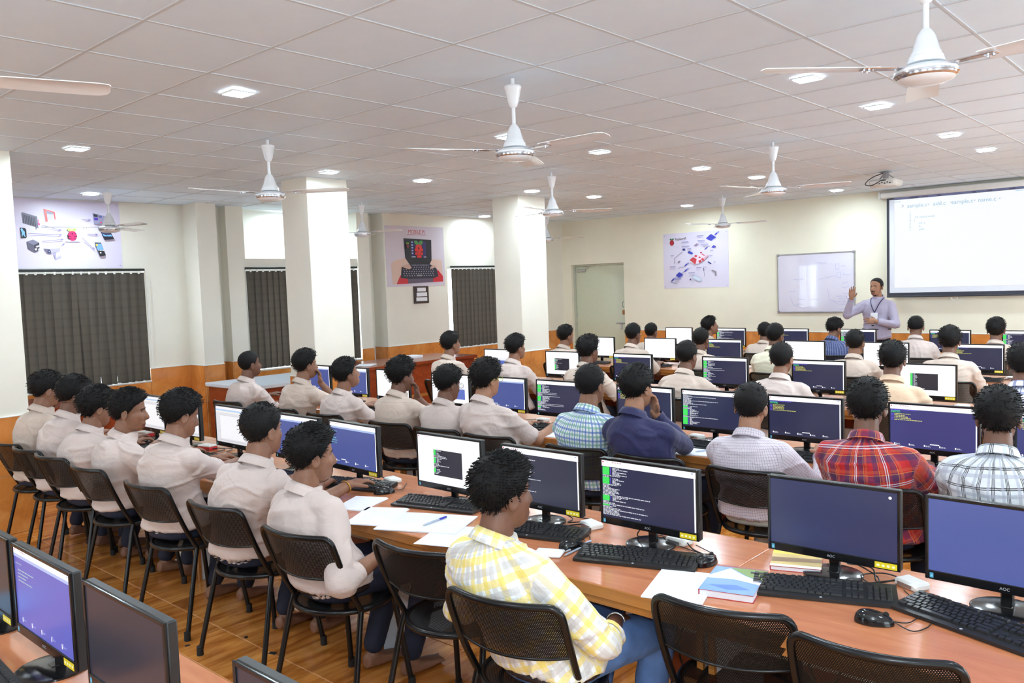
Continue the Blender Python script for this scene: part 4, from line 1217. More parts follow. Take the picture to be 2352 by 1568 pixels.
def mouse_proto():
    t = thing('computer_mouse', 'x', 'mouse', (0, 0, 0), 0, 'black computer mice')
    b = MB(); n, m = 12, 7; vs = []; fs = []
    for j in range(m):
        v = j / (m - 1); ph = v * PI / 2
        for k in range(n * 2):
            a = PI * k / n
            rx = .031 * (1 - .12 * math.cos(a) ** 2 * 0) * math.cos(ph) ** .55; ry = .055 * math.cos(ph) ** .55
            x, y = rx * math.cos(a) * (1 - .12 * abs(math.sin(a)) ** 3 * 0), ry * math.sin(a)
            vs.append((x, y, .002 + .035 * math.sin(ph) * (1 - .25 * (y / .055))))
    N = n * 2
    for j in range(m - 1):
        for k in range(N): fs.append((j * N + k, j * N + (k + 1) % N, (j + 1) * N + (k + 1) % N, (j + 1) * N + k))
    fs.append(tuple((m - 1) * N + k for k in range(N)))
    b.add(vs, fs); obj('shell', b, MAT['gloss_black'], t, smooth=70)
    b = MB(); b.lathe([(.008, -.004), (.009, 0), (.008, .004)], 12, at=(0, .032, .03), R=Matrix.Rotation(PI / 2, 3, 'Y')); obj('scroll_wheel', b, MAT['rubber'], t, smooth=40)
    return t
MS = mouse_proto(); _ms0 = [True]
def mouse(label, x, y, yaw, cord=None):
    if _ms0[0]: o = MS; _ms0[0] = False
    else: o = copy_tree(MS)
    o.location = (x, y, DZ); o.rotation_euler = (0, 0, yaw); o['label'] = label
    if cord:
        b = MB(); ca, sa = math.cos(-yaw), math.sin(-yaw)
        P = [(0, .05, .012)] + [((c[0] - x) * ca - (c[1] - y) * sa, (c[0] - x) * sa + (c[1] - y) * ca, .004) for c in cord]
        b.tube(smooth_path(P, 5), .0018, 5); obj('cord', b, MAT['cable'], o, smooth=60)
def board_box(label, x, y, yaw, cables):
    t = thing('mini_computer', label, 'mini computer', (x, y, DZ), yaw, 'white palm-sized computers behind the monitors')
    b = MB(); b.box(-.047, .047, -.033, .033, 0, .026, .007); obj('case', b, MAT['white_plastic'], t, smooth=40)
    b = MB(); b.box(-.03, .03, -.0335, -.032, .007, .019); b.box(-.0475, -.046, -.02, .02, .007, .018); obj('port_panel', b, MAT['alu'], t)
    ca, sa = math.cos(-yaw), math.sin(-yaw)
    for k, P in enumerate(cables):
        b = MB(); b.tube(smooth_path([((p[0] - x) * ca - (p[1] - y) * sa, (p[0] - x) * sa + (p[1] - y) * ca, p[2] - DZ) for p in P], 5), .0026, 5); obj('cable', b, MAT['cable'], t, smooth=60)

# nearest row: key by key
KA = [(-2.53, .87, .1), (-2.03, .87, .05), (-1.5, .9, .1), (-.67, .88, .1), (-.07, 1.0, .28), (.60, .985, .25), (1.24, .92, .26), (1.77, .885, .33), (2.42, .965, .36), (2.865, .965, -.33)]
for i, (x, y, a) in enumerate(KA):
    keyboard('black keyboard, %s from the left along the nearest long row' % ORD[i], x, y, a, fine=(i >= 4))
for r in 'BCDE':
    for i, (x, kind) in enumerate(MON[r]):
        keyboard('black keyboard, %s from left in the %s' % (ORD[i], RNAME[r]), x + .02, ROW[r] + .26, random.Random(i).uniform(-.1, .15))
keyboard('black keyboard in front of the violet-blue screen, bottom left corner', .93, -1.0, -.05, True)
MA = [(.18, 1.0, -.5), (1.485, .86, -.45), (1.99, 1.0, -.1), (2.63, .83, -1.25)]
ml = ['black mouse beside the bracelet hand on the desk', 'black mouse by the striped cloth right of the yellow shirt', 'black mouse above the mountain cover book', 'large black mouse near the right empty chairs']
cords = [[(.2, 1.1), (.12, 1.2)], [(1.45, .98), (1.3, 1.06), (1.32, 1.13)], [(1.93, 1.08), (1.8, 1.12), (1.75, 1.16)], [(2.74, .83), (2.76, .93), (2.68, 1.06), (2.62, 1.14)]]
for (x, y, a), l, c in zip(MA, ml, cords): mouse(l, x, y, a, c)
mouse('black mouse with red glow, left of the green check shirt', -.38, 2.86, -.4)
for r, xs in (('B', (1.17, 2.5)), ('C', (.35, -.5)), ('D', (1.85, -1.55))):
    for i, x in enumerate(xs): mouse('black mouse right of the keyboards, %s mouse shown in the %s' % (ORD[i], RNAME[r]), x, ROW[r] + .25, -.2)
board_box('white mini computer between the two right empty screens, by tangled cables', 2.63, 1.19, -.5, [[(2.58, 1.19, .75), (2.53, 1.16, .74), (2.5, 1.2, .77), (2.44, 1.14, .79)], [(2.58, 1.18, .75), (2.5, 1.1, .742), (2.54, 1.05, .742), (2.52, 1.2, .742), (2.4, 1.18, .8)], [(2.6, 1.21, .75), (2.52, 1.25, .742), (2.47, 1.18, .742), (2.55, 1.1, .742)]])
board_box('white mini computer behind the yellow shirt student monitor', 1.385, 1.125, -.35, [[(1.34, 1.14, .75), (1.27, 1.11, .742), (1.25, 1.17, .742), (1.22, 1.1, .79)], [(1.35, 1.1, .75), (1.3, 1.06, .742), (1.33, 1.02, .742)], [(1.4, 1.15, .75), (1.33, 1.2, .742), (1.25, 1.2, .742)]])
board_box('white mini computer behind the green prompt terminal, nearest row', 1.79, 1.15, -.2, [[(1.75, 1.14, .75), (1.68, 1.18, .742), (1.62, 1.12, .742), (1.66, 1.08, .79)], [(1.83, 1.14, .75), (1.88, 1.1, .742), (1.95, 1.07, .742)]])
board_box('white mini computer behind the blue editor beside the bracelet hand', .03, 1.18, -.2, [[(0, 1.18, .75), (-.05, 1.2, .742), (-.12, 1.14, .78)]])
for r, i, x in (('B', 0, .77), ('B', 1, -.52), ('B', 2, 1.72), ('B', 3, 2.42), ('C', 0, 1.05), ('C', 1, 1.83), ('C', 2, -.75), ('D', 0, 1.78), ('D', 1, -1.66), ('D', 2, -.85), ('E', 0, -1.72)):
    y = ROW[r] + .5
    board_box('white mini computer behind the monitors, %s one in the %s' % (ORD[i], RNAME[r]), x, y, -.2 + .1 * i, [[(x - .04, y, .75), (x - .1, y + .02, .742), (x - .14, y - .03, .742), (x - .1, y - .08, .742)], [(x, y - .03, .75), (x - .03, y - .08, .742), (x - .12, y - .1, .742)]])
t = thing('mini_computer', 'red and white box beside the leftmost monitor of the nearest row', 'mini computer', (-2.72, 1.1, DZ), .1)
b = MB(); b.box(-.06, .06, -.035, .035, 0, .022, .004); obj('lower_case', b, MAT['red_plastic'], t); b = MB(); b.box(-.06, .06, -.035, .035, .022, .034, .004); obj('lid', b, MAT['white_plastic'], t)
t = thing('mini_computer', 'red and white box by the third monitor of the nearest row', 'mini computer', (-1.78, 1.09, DZ), .2)
b = MB(); b.box(-.06, .06, -.035, .035, 0, .022, .004); obj('lower_case', b, MAT['red_plastic'], t); b = MB(); b.box(-.06, .06, -.035, .035, .022, .034, .004); obj('lid', b, MAT['white_plastic'], t)
tag(obj('tangled_cable', MB().tube(smooth_path([(-1.75, 1.12, .74), (-1.66, 1.15, .742), (-1.6, 1.05, .742), (-1.68, 1.0, .742), (-1.72, 1.1, .745), (-1.62, 1.18, .742), (-1.55, 1.1, .742)], 6), .003, 5), MAT['cable'], smooth=60), 'black cable coiled by the third monitor of the nearest row', 'cable')
# loose wires hanging under the nearest row
random.seed(9)
for k in range(9):
    x = 1.35 + .17 * k
    P = [(x, 1.1, .7), (x + random.uniform(-.05, .05), 1.06, .58), (x + random.uniform(-.06, .1), 1.04, .46), (x + random.uniform(0, .12), 1.05, .3 + random.uniform(-.12, .1)), (x + random.uniform(.05, .2), 1.1, .48)]
    tag(obj('hanging_cable', MB().tube(smooth_path(P, 5), .0035, 5), MAT['cable'], smooth=60), 'black loose cable, %s from left hanging under the nearest desks' % ORD[k], 'cable', 'cables hanging under the nearest desks')

# ================================================================== papers and books
def page_curl(b, w, h, x0, lift0, lift1, n=8):
    vs = []
    for i in range(n + 1):
        u = i / n; z = lift0 * (1 - u) ** 2 + lift1 * u ** 3 + .004 * math.sin(u * PI)
        vs += [(x0 + w * u, -h / 2, z), (x0 + w * u, h / 2, z)]
    fs = [(2 * i, 2 * i + 2, 2 * i + 3, 2 * i + 1) for i in range(n)]
    if w < 0: fs = [f[::-1] for f in fs]
    b.add(vs, fs)
def open_notebook(label, x, y, yaw, w=.19, h=.27, pen=None):
    t = thing('open_notebook', label, 'notebook', (x, y, DZ), yaw, 'notebooks and papers on the desks')
    for s in (-1, 1):
        b = MB(); b.box(min(0, s * w), max(0, s * w), -h / 2, h / 2, .0005, .005, .001); obj('page_block', b, MAT['paper'], t)
        b = MB(); page_curl(b, s * w, h, 0, .006, .0055); pg = obj('page', b, MAT['paper'], t)
        F = Flat((0, 0, .0098), (1, 0, 0), (0, 1, 0), (0, 0, 1), .0001)
        F.rect(s * .02, -h / 2 + .01, s * .0205, h / 2 - .01, C(180, 180, 200), False)
        rd = random.Random(int(x * 100) + s)
        for k in range(9): F.rect(s * w / 2 - .32 * w, h / 2 - .03 - .022 * k, s * w / 2 - .32 * w + rd.uniform(.16, .64) * w, h / 2 - .0315 - .022 * k, C(196, 198, 216), False)
        obj('ink', F, MAT['print'], pg)
    return t
def loose_paper(label, x, y, yaw, w=.2, h=.28, n=3):
    t = thing('paper_stack', label, 'paper', (x, y, DZ), yaw, 'notebooks and papers on the desks')
    for k in range(n):
        b = MB(); b.box(-w / 2, w / 2, -h / 2, h / 2, .0006 + .0016 * k, .002 + .0016 * k, .0003)
        o = obj('sheet', b, MAT['paper'], t); o.rotation_euler = (0, 0, .05 * k)
    F = Flat((0, 0, .0008 + .0016 * n + .0004), (1, 0, 0), (0, 1, 0), (0, 0, 1), .0001)
    rd = random.Random(int(x * 77))
    for k in range(10): F.rect(-w * .38, h * .4 - .024 * k, -w * .38 + rd.uniform(.03, w * .7), h * .4 - .0015 - .024 * k, C(200, 202, 220), False)
    o = obj('ink', F, MAT['print'], t); o.rotation_euler = (0, 0, .05 * (n - 1))
def pen(label, p0, p1, mat='blue_plastic', r=.0042):
    p0, p1 = Vector(p0), Vector(p1); d = (p1 - p0).normalized()
    t = thing('pen', label, 'pen', tuple(p0), 0, 'pens')
    L = (p1 - p0).length
    b = MB(); b.tube([d * .012, d * (L - .03)], r, 8); obj('barrel', b, MAT['clear_plastic'] if mat == 'blue_plastic' else MAT[mat], t, smooth=60)
    b = MB(); b.tube([(0, 0, 0), d * .012], [.001, r], 8); obj('tip', b, MAT['silver'], t, smooth=60)
    b = MB(); b.tube([d * (L - .045), d * L], r * 1.15, 8); obj('cap', b, MAT[mat], t, smooth=60)
open_notebook('open notebook with a blue pen on it, before the small-terminal monitor', .76, .76, .42)
loose_paper('white papers left of the open notebook at the desk corner', .49, .7, .42, .2, .28)
loose_paper('white sheet half hidden left of the yellow shirt shoulder', .98, .69, .35, .2, .27, 2)
loose_paper('folded white papers below the bracelet hand', .245, .8, .35, .17, .24)
pen('blue ballpoint pen lying on the open notebook', (.8, .7, DZ + .013), (.79, .85, DZ + .014))
pen('blue ballpoint pen beside the keyboard right of the yellow shirt', (1.525, .76, DZ + .005), (1.515, .93, DZ + .005))
pen('clear ballpoint pen beside the mouse right of the yellow shirt', (1.50, .80, DZ + .005), (1.50, .965, DZ + .005), 'clear_plastic')
t = tag(obj('striped_cloth', MB().box(-.055, .055, -.04, .04, .0005, .012, .004), MAT['paper'], loc=(1.46, .75, DZ), rotz=.4, smooth=60), 'white striped cloth on the desk right of the yellow shirt', 'cloth')
open_notebook('ruled notebook under the mountain cover book', 2.03, .755, .3, .1, .28)
def book(label, x, y, yaw, w, h, th, draw, z=DZ):
    t = thing('book', label, 'book', (x, y, z), yaw, 'books on the desks')
    b = MB(); b.box(-w / 2 + .003, w / 2 - .003, -h / 2 + .003, h / 2 - .003, .001, th - .001); obj('pages', b, MAT['paper'], t)
    b = MB(); b.box(-w / 2, w / 2, -h / 2, h / 2, 0, .0015); b.box(-w / 2, w / 2, -h / 2, h / 2, th - .0015, th); b.box(-w / 2, -w / 2 + .002, -h / 2, h / 2, .0015, th - .0015); obj('cover', b, MAT['red_plastic'], t)
    F = Flat((-w / 2, -h / 2, th + .0002), (1, 0, 0), (0, 1, 0), (0, 0, 1), .0001); draw(F, w, h); obj('cover_print', F, MAT['print'], t)
def mountain(F, w, h):
    F.rect(0, 0, w, h, C(120, 160, 222)); F.poly([(0, h * .55), (w * .3, h * .9), (w * .6, h * .7), (w, h * .5), (w, h * .4), (w * .5, h * .5), (0, h * .45)], C(236, 240, 250))
    F.poly([(w * .3, h * .92), (w, h), (w, h * .55), (w * .7, h * .66)], C(120, 150, 70)); F.poly([(0, h * .93), (w, h * .95), (w, h), (0, h)], C(160, 80, 70)); F.poly([(w * .1, h * .2), (w * .6, h * .3), (w * .9, h * .18), (w * .5, h * .1)], C(80, 124, 200))
def harvest(F, w, h):
    F.rect(0, 0, w, h, C(220, 190, 110)); F.rect(0, h * .7, w, h, C(240, 210, 60)); F.poly([(0, h * .25), (w, h * .35), (w, h * .55), (0, h * .5)], C(150, 110, 60)); F.ell(w * .6, h * .8, .015, .015, C(230, 90, 40)); F.rect(0, 0, w, h * .12, C(245, 245, 240))
book('thick book with a snowy mountain and blue water cover', 2.17, .86, .25, .175, .255, .024, mountain)
book('book with a golden harvest cover behind the empty slate-blue screen', 2.24, 1.2, .35, .17, .2, .016, harvest)
loose_paper('white papers in front of the light shirt student with wavy hair, second row', -.12, 2.72, .2, .26, .2)
open_notebook('open notebook with a pen beside the navy shirt, second row', .98, 2.72, .25, .15, .24)
pen('blue pen on the notebook beside the navy shirt', (1.0, 2.67, DZ + .013), (1.06, 2.79, DZ + .013))
loose_paper('white papers by the elbow of the student resting his chin, second row left', -1.95, 2.72, .1)
loose_paper('white papers before the second student from left, second row', -2.45, 2.72, .1)
loose_paper('papers in front of the student with the green pen, third row', -.82, 4.78, .2)
loose_paper('papers at the left end of the third row desks', -2.6, 4.8, -.1)
loose_paper('papers at the right end of the third row desks', 1.95, 4.8, .1)
loose_paper('papers on the reddish counter below the handheld poster', -5.25, 5.15, .6, .22, .3, 4)
bpy.data.objects['paper_stack'].location
_o = [o for o in COL.objects if o.get('label') == 'papers on the reddish counter below the handheld poster'][0]; _o.location.z = .78
tag(obj('paper_packet', MB().box(-.1, .1, -.16, .16, 0, .035, .004), MAT['paper'], loc=(-5.5, 6.15, .78), rotz=.2), 'thick white paper packet on the reddish counter', 'paper')
tag(obj('paper_packet', MB().box(-.12, .12, -.16, .16, 0, .03, .004), MAT['paper'], loc=(-5.55, 1.95, .74), rotz=.5), 'thick white paper packet on the small desk below the left blind', 'paper')
tag(obj('blue_folder', MB().box(-.11, .11, -.15, .15, 0, .012, .003), plain('pale_blue_card', rgb(150, 190, 225), .5), loc=(.28, -.86, DZ), rotz=.2), 'pale blue folder at the bottom left corner desk', 'folder')
tag(obj('paper_scrap', MB().box(-.02, .02, -.012, .012, 0, .002, .0005), MAT['rubber'], loc=(-.12, .5, 0), rotz=.4), 'largest dark scrap on the floor between the chairs of the nearest row', 'litter', 'dark scraps on the floor')
for (x, y, l) in ((-.05, .36, 'small dark scrap on the floor nearest the bracelet student chair'), (-.4, .52, 'small dark scrap on the floor under the broad student chair'), (-.55, .28, 'small dark scrap on the floor right of the smiling student chair')):
    tag(obj('paper_scrap', MB().box(-.012, .012, -.008, .008, 0, .002, .0005), MAT['rubber'], loc=(x, y, 0), rotz=x * 9), l, 'litter', 'dark scraps on the floor')
# ================================================================== people
def vn(a):
    a = np.asarray(a, float); l = np.linalg.norm(a)
    return a / l if l > 1e-9 else a
def np_noise(p, seed=0):
    """vectorised smooth value noise, -1..1"""
    i = np.floor(p).astype(np.int64); f = p - i; u = f * f * (3 - 2 * f)
    def h(x, y, z):
        n = (x * 374761393 + y * 668265263 + z * 2147483647 + seed * 144269504) & 0xFFFFFFFF
        n = ((n ^ (n >> 13)) * 1274126177) & 0xFFFFFFFF
        n = n ^ (n >> 16)
        return (n & 0xFFFF) / 32767.5 - 1
    r = 0
    for dx in (0, 1):
        for dy in (0, 1):
            for dz in (0, 1):
                w = (u[:, 0] if dx else 1 - u[:, 0]) * (u[:, 1] if dy else 1 - u[:, 1]) * (u[:, 2] if dz else 1 - u[:, 2])
                r = r + w * h(i[:, 0] + dx, i[:, 1] + dy, i[:, 2] + dz)
    return r

WORK = bpy.data.scenes.new('workshop')                             # holds one mesh at a time while it is fused
class Soft:
    """overlapping closed lofts that a voxel remesh fuses into one continuous surface"""
    def __init__(self):
        self.mb = MB()
    def loft(self, C_, U, V, ru, rv, n=14, power=2.0):
        vs = []; m = len(C_)
        for i in range(m):
            for k in range(n):
                a = 2 * PI * k / n
                ca, sa = math.cos(a), math.sin(a)
                ca = math.copysign(abs(ca) ** (2 / power), ca); sa = math.copysign(abs(sa) ** (2 / power), sa)
                vs.append(np.asarray(C_[i]) + np.asarray(U[i]) * (ru[i] * ca) + np.asarray(V[i]) * (rv[i] * sa))
        vs.append(np.asarray(C_[0])); vs.append(np.asarray(C_[-1]))
        fs = []
        for i in range(m - 1):
            for k in range(n):
                l = (k + 1) % n
                fs.append((i * n + k, i * n + l, (i + 1) * n + l, (i + 1) * n + k))
        for k in range(n):
            l = (k + 1) % n
            fs.append((m * n, l, k)); fs.append((m * n + 1, (m - 1) * n + k, (m - 1) * n + l))
        self.mb.add(vs, fs)
    def limb(self, pts, rad, n=12, flat=1.0, side=None, round_ends=True):
        P = [np.asarray(p, float) for p in pts]; R = list(rad)
        if round_ends:
            d0 = vn(P[0] - P[1]); d1 = vn(P[-1] - P[-2])
            P = [P[0] + d0 * R[0] * .8, P[0] + d0 * R[0] * .5] + P + [P[-1] + d1 * R[-1] * .5, P[-1] + d1 * R[-1] * .8]
            R = [R[0] * .4, R[0] * .82] + R + [R[-1] * .82, R[-1] * .4]
        U, V = [], []
        ref = np.asarray(side if side is not None else (0.31, .2, .93), float)
        for i in range(len(P)):
            t = vn(P[min(i + 1, len(P) - 1)] - P[max(i - 1, 0)])
            u = ref - t * (ref @ t)
            u = vn(u) if np.linalg.norm(u) > 1e-4 else vn(np.cross(t, (0, 1, .1)))
            U.append(u); V.append(np.cross(t, u))
        self.loft(P, U, V, R, [r * flat for r in R], n)
    def ball(self, c, r, n=12):
        c = np.asarray(c, float); r = np.asarray(r, float) * np.ones(3)
        ts = [i / 8 for i in range(9)]
        C_, ru, rv = [], [], []
        for t in ts:
            a = -PI / 2 + PI * t
            C_.append(c + (0, 0, r[2] * math.sin(a))); ru.append(max(.02, math.cos(a)) * r[0]); rv.append(max(.02, math.cos(a)) * r[1])
        self.loft(C_, [(1, 0, 0)] * 9, [(0, 1, 0)] * 9, ru, rv, n)
    def fused(self, voxel, smooth=4, factor=.5):
        me = self.mb.mesh('soft', None) if False else None
        m = bpy.data.meshes.new('soft'); m.from_pydata(self.mb.v, [], self.mb.f)
        o = bpy.data.objects.new('soft', m); WORK.collection.objects.link(o)
        r = o.modifiers.new('r', 'REMESH'); r.mode = 'VOXEL'; r.voxel_size = voxel
        if smooth:
            s = o.modifiers.new('s', 'SMOOTH'); s.iterations = smooth; s.factor = factor
        with bpy.context.temp_override(scene=WORK, view_layer=WORK.view_layers[0]):
            dg = bpy.context.evaluated_depsgraph_get()
        out = bpy.data.meshes.new_from_object(o.evaluated_get(dg))
        n = len(out.vertices); v = np.empty(n * 3, np.float32); out.vertices.foreach_get('co', v)
        nr = np.empty(n * 3, np.float32); out.vertices.foreach_get('normal', nr)
        fs = [tuple(p.vertices) for p in out.polygons]
        bpy.data.objects.remove(o); bpy.data.meshes.remove(m); bpy.data.meshes.remove(out)
        return v.reshape(-1, 3).astype(float), fs, nr.reshape(-1, 3).astype(float)

# ---------------- head: a star-shaped surface around the head centre (x right, y forward, z up)
ELL = [((0, -.014, .034), (.0765, .096, .088)), ((0, .022, -.03), (.0635, .07, .085)), ((0, .042, -.072), (.043, .047, .042))]
def skull_r(D):
    out = 0
    for (c, a) in ELL:
        c, a = np.array(c), np.array(a)
        A = ((D / a) ** 2).sum(1); B = (D * c / a ** 2).sum(1); Cc = (c * c / a ** 2).sum() - 1
        disc = B * B - A * Cc
        t = np.where(disc > 0, (B + np.sqrt(np.maximum(disc, 0))) / A, 0.0)
        out = out + np.maximum(t, 0) ** 14
    return out ** (1 / 14)
def azel(D):
    return np.degrees(np.arctan2(D[:, 0], D[:, 1])), np.degrees(np.arcsin(np.clip(D[:, 2], -1, 1)))
def g(x, c, s):
    return np.exp(-((x - c) / s) ** 2)
def face_r(D):
    r = skull_r(D); az, el = azel(D)
    r = r + .021 * g(az, 0, 7.5) * g(el, -17, 9) + .012 * g(az, 0, 5.5) * g(el, -4, 11)          # nose
    r = r - .010 * (g(az, 21, 11) + g(az, -21, 11)) * g(el, 3, 8)                                 # eye sockets
    r = r + .005 * (g(az, 18, 16) + g(az, -18, 16)) * g(el, 14, 6)                                # brow
    r = r + .006 * g(az, 0, 17) * g(el, -37, 4.2) + .006 * g(az, 0, 14) * g(el, -45, 4)           # lips
    r = r - .004 * g(az, 0, 20) * g(el, -41, 2.2) + .004 * (g(az, 42, 14) + g(az, -42, 14)) * g(el, -14, 12)  # mouth line, cheekbones
    return r
def dirs(na, ne):
    az = np.linspace(-PI, PI, na, endpoint=False); el = np.linspace(-PI / 2, PI / 2, ne)
    A, E = np.meshgrid(az, el)
    D = np.stack([np.sin(A) * np.cos(E), np.cos(A) * np.cos(E), np.sin(E)], -1).reshape(-1, 3)
    fs = []
    for j in range(ne - 1):
        for k in range(na):
            l = (k + 1) % na
            fs.append((j * na + k, j * na + l, (j + 1) * na + l, (j + 1) * na + k)[::-1])
    return D, fs
def ear_mesh(s):
    D, fs = dirs(16, 11)
    V = D * np.array([.010, .019, .031])
    dent = g(D[:, 1], .1, .45) * g(D[:, 2], .05, .55) * (D[:, 0] * s > 0)
    V[:, 0] -= s * .010 * dent
    V[:, 1] -= .010 * np.abs(D[:, 2]) ** 2 * 0
    a = -.35 * s
    R = np.array([[math.cos(a), -math.sin(a), 0], [math.sin(a), math.cos(a), 0], [0, 0, 1]])
    V = V @ R.T
    return V + np.array([s * .079, -.012, -.012]), fs
HAIRLINE = np.array([(0, 42), (25, 40), (45, 33), (62, 24), (74, 8), (84, -10), (95, 4), (105, -4), (118, -24), (140, -40), (180, -46)], float)
def hair_mesh(style, seed, na=64, ne=44):
    D, fs = dirs(na, ne)
    az, el = azel(D)
    line = np.interp(np.abs(az), HAIRLINE[:, 0], HAIRLINE[:, 1]) + 2.5 * np_noise(np.stack([az / 9, az * 0, az * 0 + seed], 1), seed)
    P = {'short': (.012, .003, 0), 'crop': (.006, .001, 2), 'full': (.021, .006, 0), 'thick': (.027, .008, -5), 'spiky': (.019, .004, -2), 'bald': (.004, .001, 10)}[style]
    line = line + P[2] * np.where(np.abs(az) < 70, 1.0, .3)
    if style == 'thick': line = np.where(np.abs(az) > 120, line - 7, line)
    m = np.clip((el - line) / 9 + .35, 0, 1); m = m * m * (3 - 2 * m)
    top = np.clip((el + 20) / 80, 0, 1)
    r0 = skull_r(D)
    nz = np_noise(D * np.array([9, 9, 9]) + seed, seed) * .5 + np_noise(D * np.array([26, 26, 11]) + seed, seed + 3) * .5
    th = (P[0] * (.42 + .58 * top) + P[1] * nz * (.5 + .5 * top))
    fringe = g(np.abs(az), 0, 55) * g(el, 52, 18)
    th = th + (.012 if style in ('full', 'thick') else .004) * fringe
    r = r0 + m * np.maximum(th, .0035) - (1 - m) * .012
    V = D * r[:, None]
    vs = [tuple(v) for v in V]; faces = list(fs)
    rnd = random.Random(seed)                                     # tufts break up the outline
    nt = {'short': 260, 'crop': 60, 'full': 520, 'thick': 640, 'spiky': 800, 'bald': 0}[style] * (2 if na > 60 else 1)
    idx = [i for i in range(len(V)) if m[i] > .75]
    crown = np.array([0, -.5, .85])
    for _ in range(nt):
        i = rnd.choice(idx); d = D[i]; p = V[i] * .985
        fl = d - crown * (d @ crown); fl = vn(fl) if np.linalg.norm(fl) > .05 else vn(np.array([rnd.random() - .5, rnd.random() - .5, 0]))
        fl = vn(fl + np.array([rnd.uniform(-.35, .35), rnd.uniform(-.2, .4), rnd.uniform(-.35, .1)]))
        L = {'short': .012, 'crop': .006, 'full': .017, 'thick': .022, 'spiky': .017}[style] * rnd.uniform(.6, 1.2)
        up = {'spiky': .24, 'short': .14, 'crop': .2}.get(style, .09) * rnd.uniform(.5, 1.2)
        tip = p + fl * L + d * (L * up)
        sd = vn(np.cross(d, fl)) * (.0013 if na > 60 else .0021)
        mid = p + fl * L * .5 + d * (L * up * .7 + .003)
        o = len(vs)
        vs += [tuple(p - sd), tuple(p + sd), tuple(mid + sd * .8 + d * .001), tuple(mid - sd * .8 + d * .001), tuple(tip), tuple(p - d * .004)]
        faces += [(o, o + 1, o + 2, o + 3), (o + 3, o + 2, o + 4), (o + 5, o + 3, o + 4), (o + 5, o + 4, o + 2), (o + 5, o, o + 3), (o + 1, o + 5, o + 2)]
    return np.array(vs), faces
def face_patch(a0, a1, fn_lo, fn_hi, off=.0012, n=10):
    vs = []; fs = []
    for i in range(n + 1):
        a = a0 + (a1 - a0) * i / n
        for j in range(4):
            e = fn_lo(a) + (fn_hi(a) - fn_lo(a)) * j / 3
            A, E = math.radians(a), math.radians(e)
            D = np.array([[math.sin(A) * math.cos(E), math.cos(A) * math.cos(E), math.sin(E)]])
            vs.append(D[0] * (face_r(D)[0] + off))
    for i in range(n):
        for j in range(3):
            q = (i * 4 + j, i * 4 + j + 1, i * 4 + j + 5, i * 4 + j + 4)
            fs.append(q[::-1] if a1 > a0 else q)
    return np.array(vs), fs

def hand_parts(wrist, along, palm, side, curl=.35, spread=.14, thumb=.8, mb=None):
    """palm and five bent fingers; palm = direction the palm faces, side = +1 right hand, -1 left hand"""
    S = Soft()
    a = vn(along); n = vn(np.asarray(palm, float) - a * (np.asarray(palm, float) @ a)); s = np.cross(a, n) * side
    # s points to the thumb side
    w = np.asarray(wrist, float)
    C_ = [w - a * .02, w, w + a * .03, w + a * .06, w + a * .088, w + a * .094]
    S.loft(C_, [s] * 6, [n] * 6, [.025, .027, .036, .041, .041, .034], [.019, .018, .017, .0155, .013, .008], 12, 2.4)
    for k, (o, L, r, st) in enumerate(((.029, .068, .0086, .084), (.0098, .077, .009, .089), (-.0098, .071, .0086, .086), (-.028, .056, .0078, .078))):
        base = w + a * st + s * o
        dirn = vn(a + s * (o / .03) * spread)
        pts = [base - dirn * .012, base]; p = base; ang = 0
        for j, f in enumerate((.44, .32, .24)):
            ang += curl * (1.0 if j else .7) * (1 + .08 * k)
            d = dirn * math.cos(ang) + n * math.sin(ang)
            p = p + d * (L * f); pts.append(p)
        S.limb(pts, [r, r, r * .97, r * .9, r * .76], 8)
    b = w + a * .022 + s * .026
    d1 = vn(s * thumb + a * .75 + n * .3); d2 = vn(s * thumb * .45 + a * .95 + n * .35)
    S.limb([b - d1 * .012, b, b + d1 * .034, b + d1 * .034 + d2 * .032], [.014, .0135, .0108, .0085], 8)
    return S

def plaid(name, base, stripes, rough=.75, bump=.28):
    """woven check: stripes = (axis, period, offset, width, colour, strength)"""
    t = NT(name); t.set(rough=rough, sheen=.15)
    at = t.n('ShaderNodeAttribute', attribute_name='weave')
    sp = t.n('ShaderNodeSeparateXYZ'); t.l(at.outputs['Vector'], sp.inputs[0])
    col = base
    dk = tuple(x * .55 for x in base[:3]) + (1,)
    for (ax, per, off, w, c, k) in list(stripes) + [('Y', 1.0, -.40, .004, dk, .28)]:
        f = t.math('FRACT', t.math('ADD', t.math('DIVIDE', sp.outputs[ax], per), 100.0 + off))
        col = t.mix(t.math('MULTIPLY', t.math('LESS_THAN', f, w), k), col, c)
    if isinstance(col, tuple): t.b.inputs['Base Color'].default_value = col
    else: t.l(col, t.b.inputs['Base Color'])
    v = t.coord()
    t.bump(t.noise(v, 8, 4, .55, 1.6), bump, .03)
    return t.m
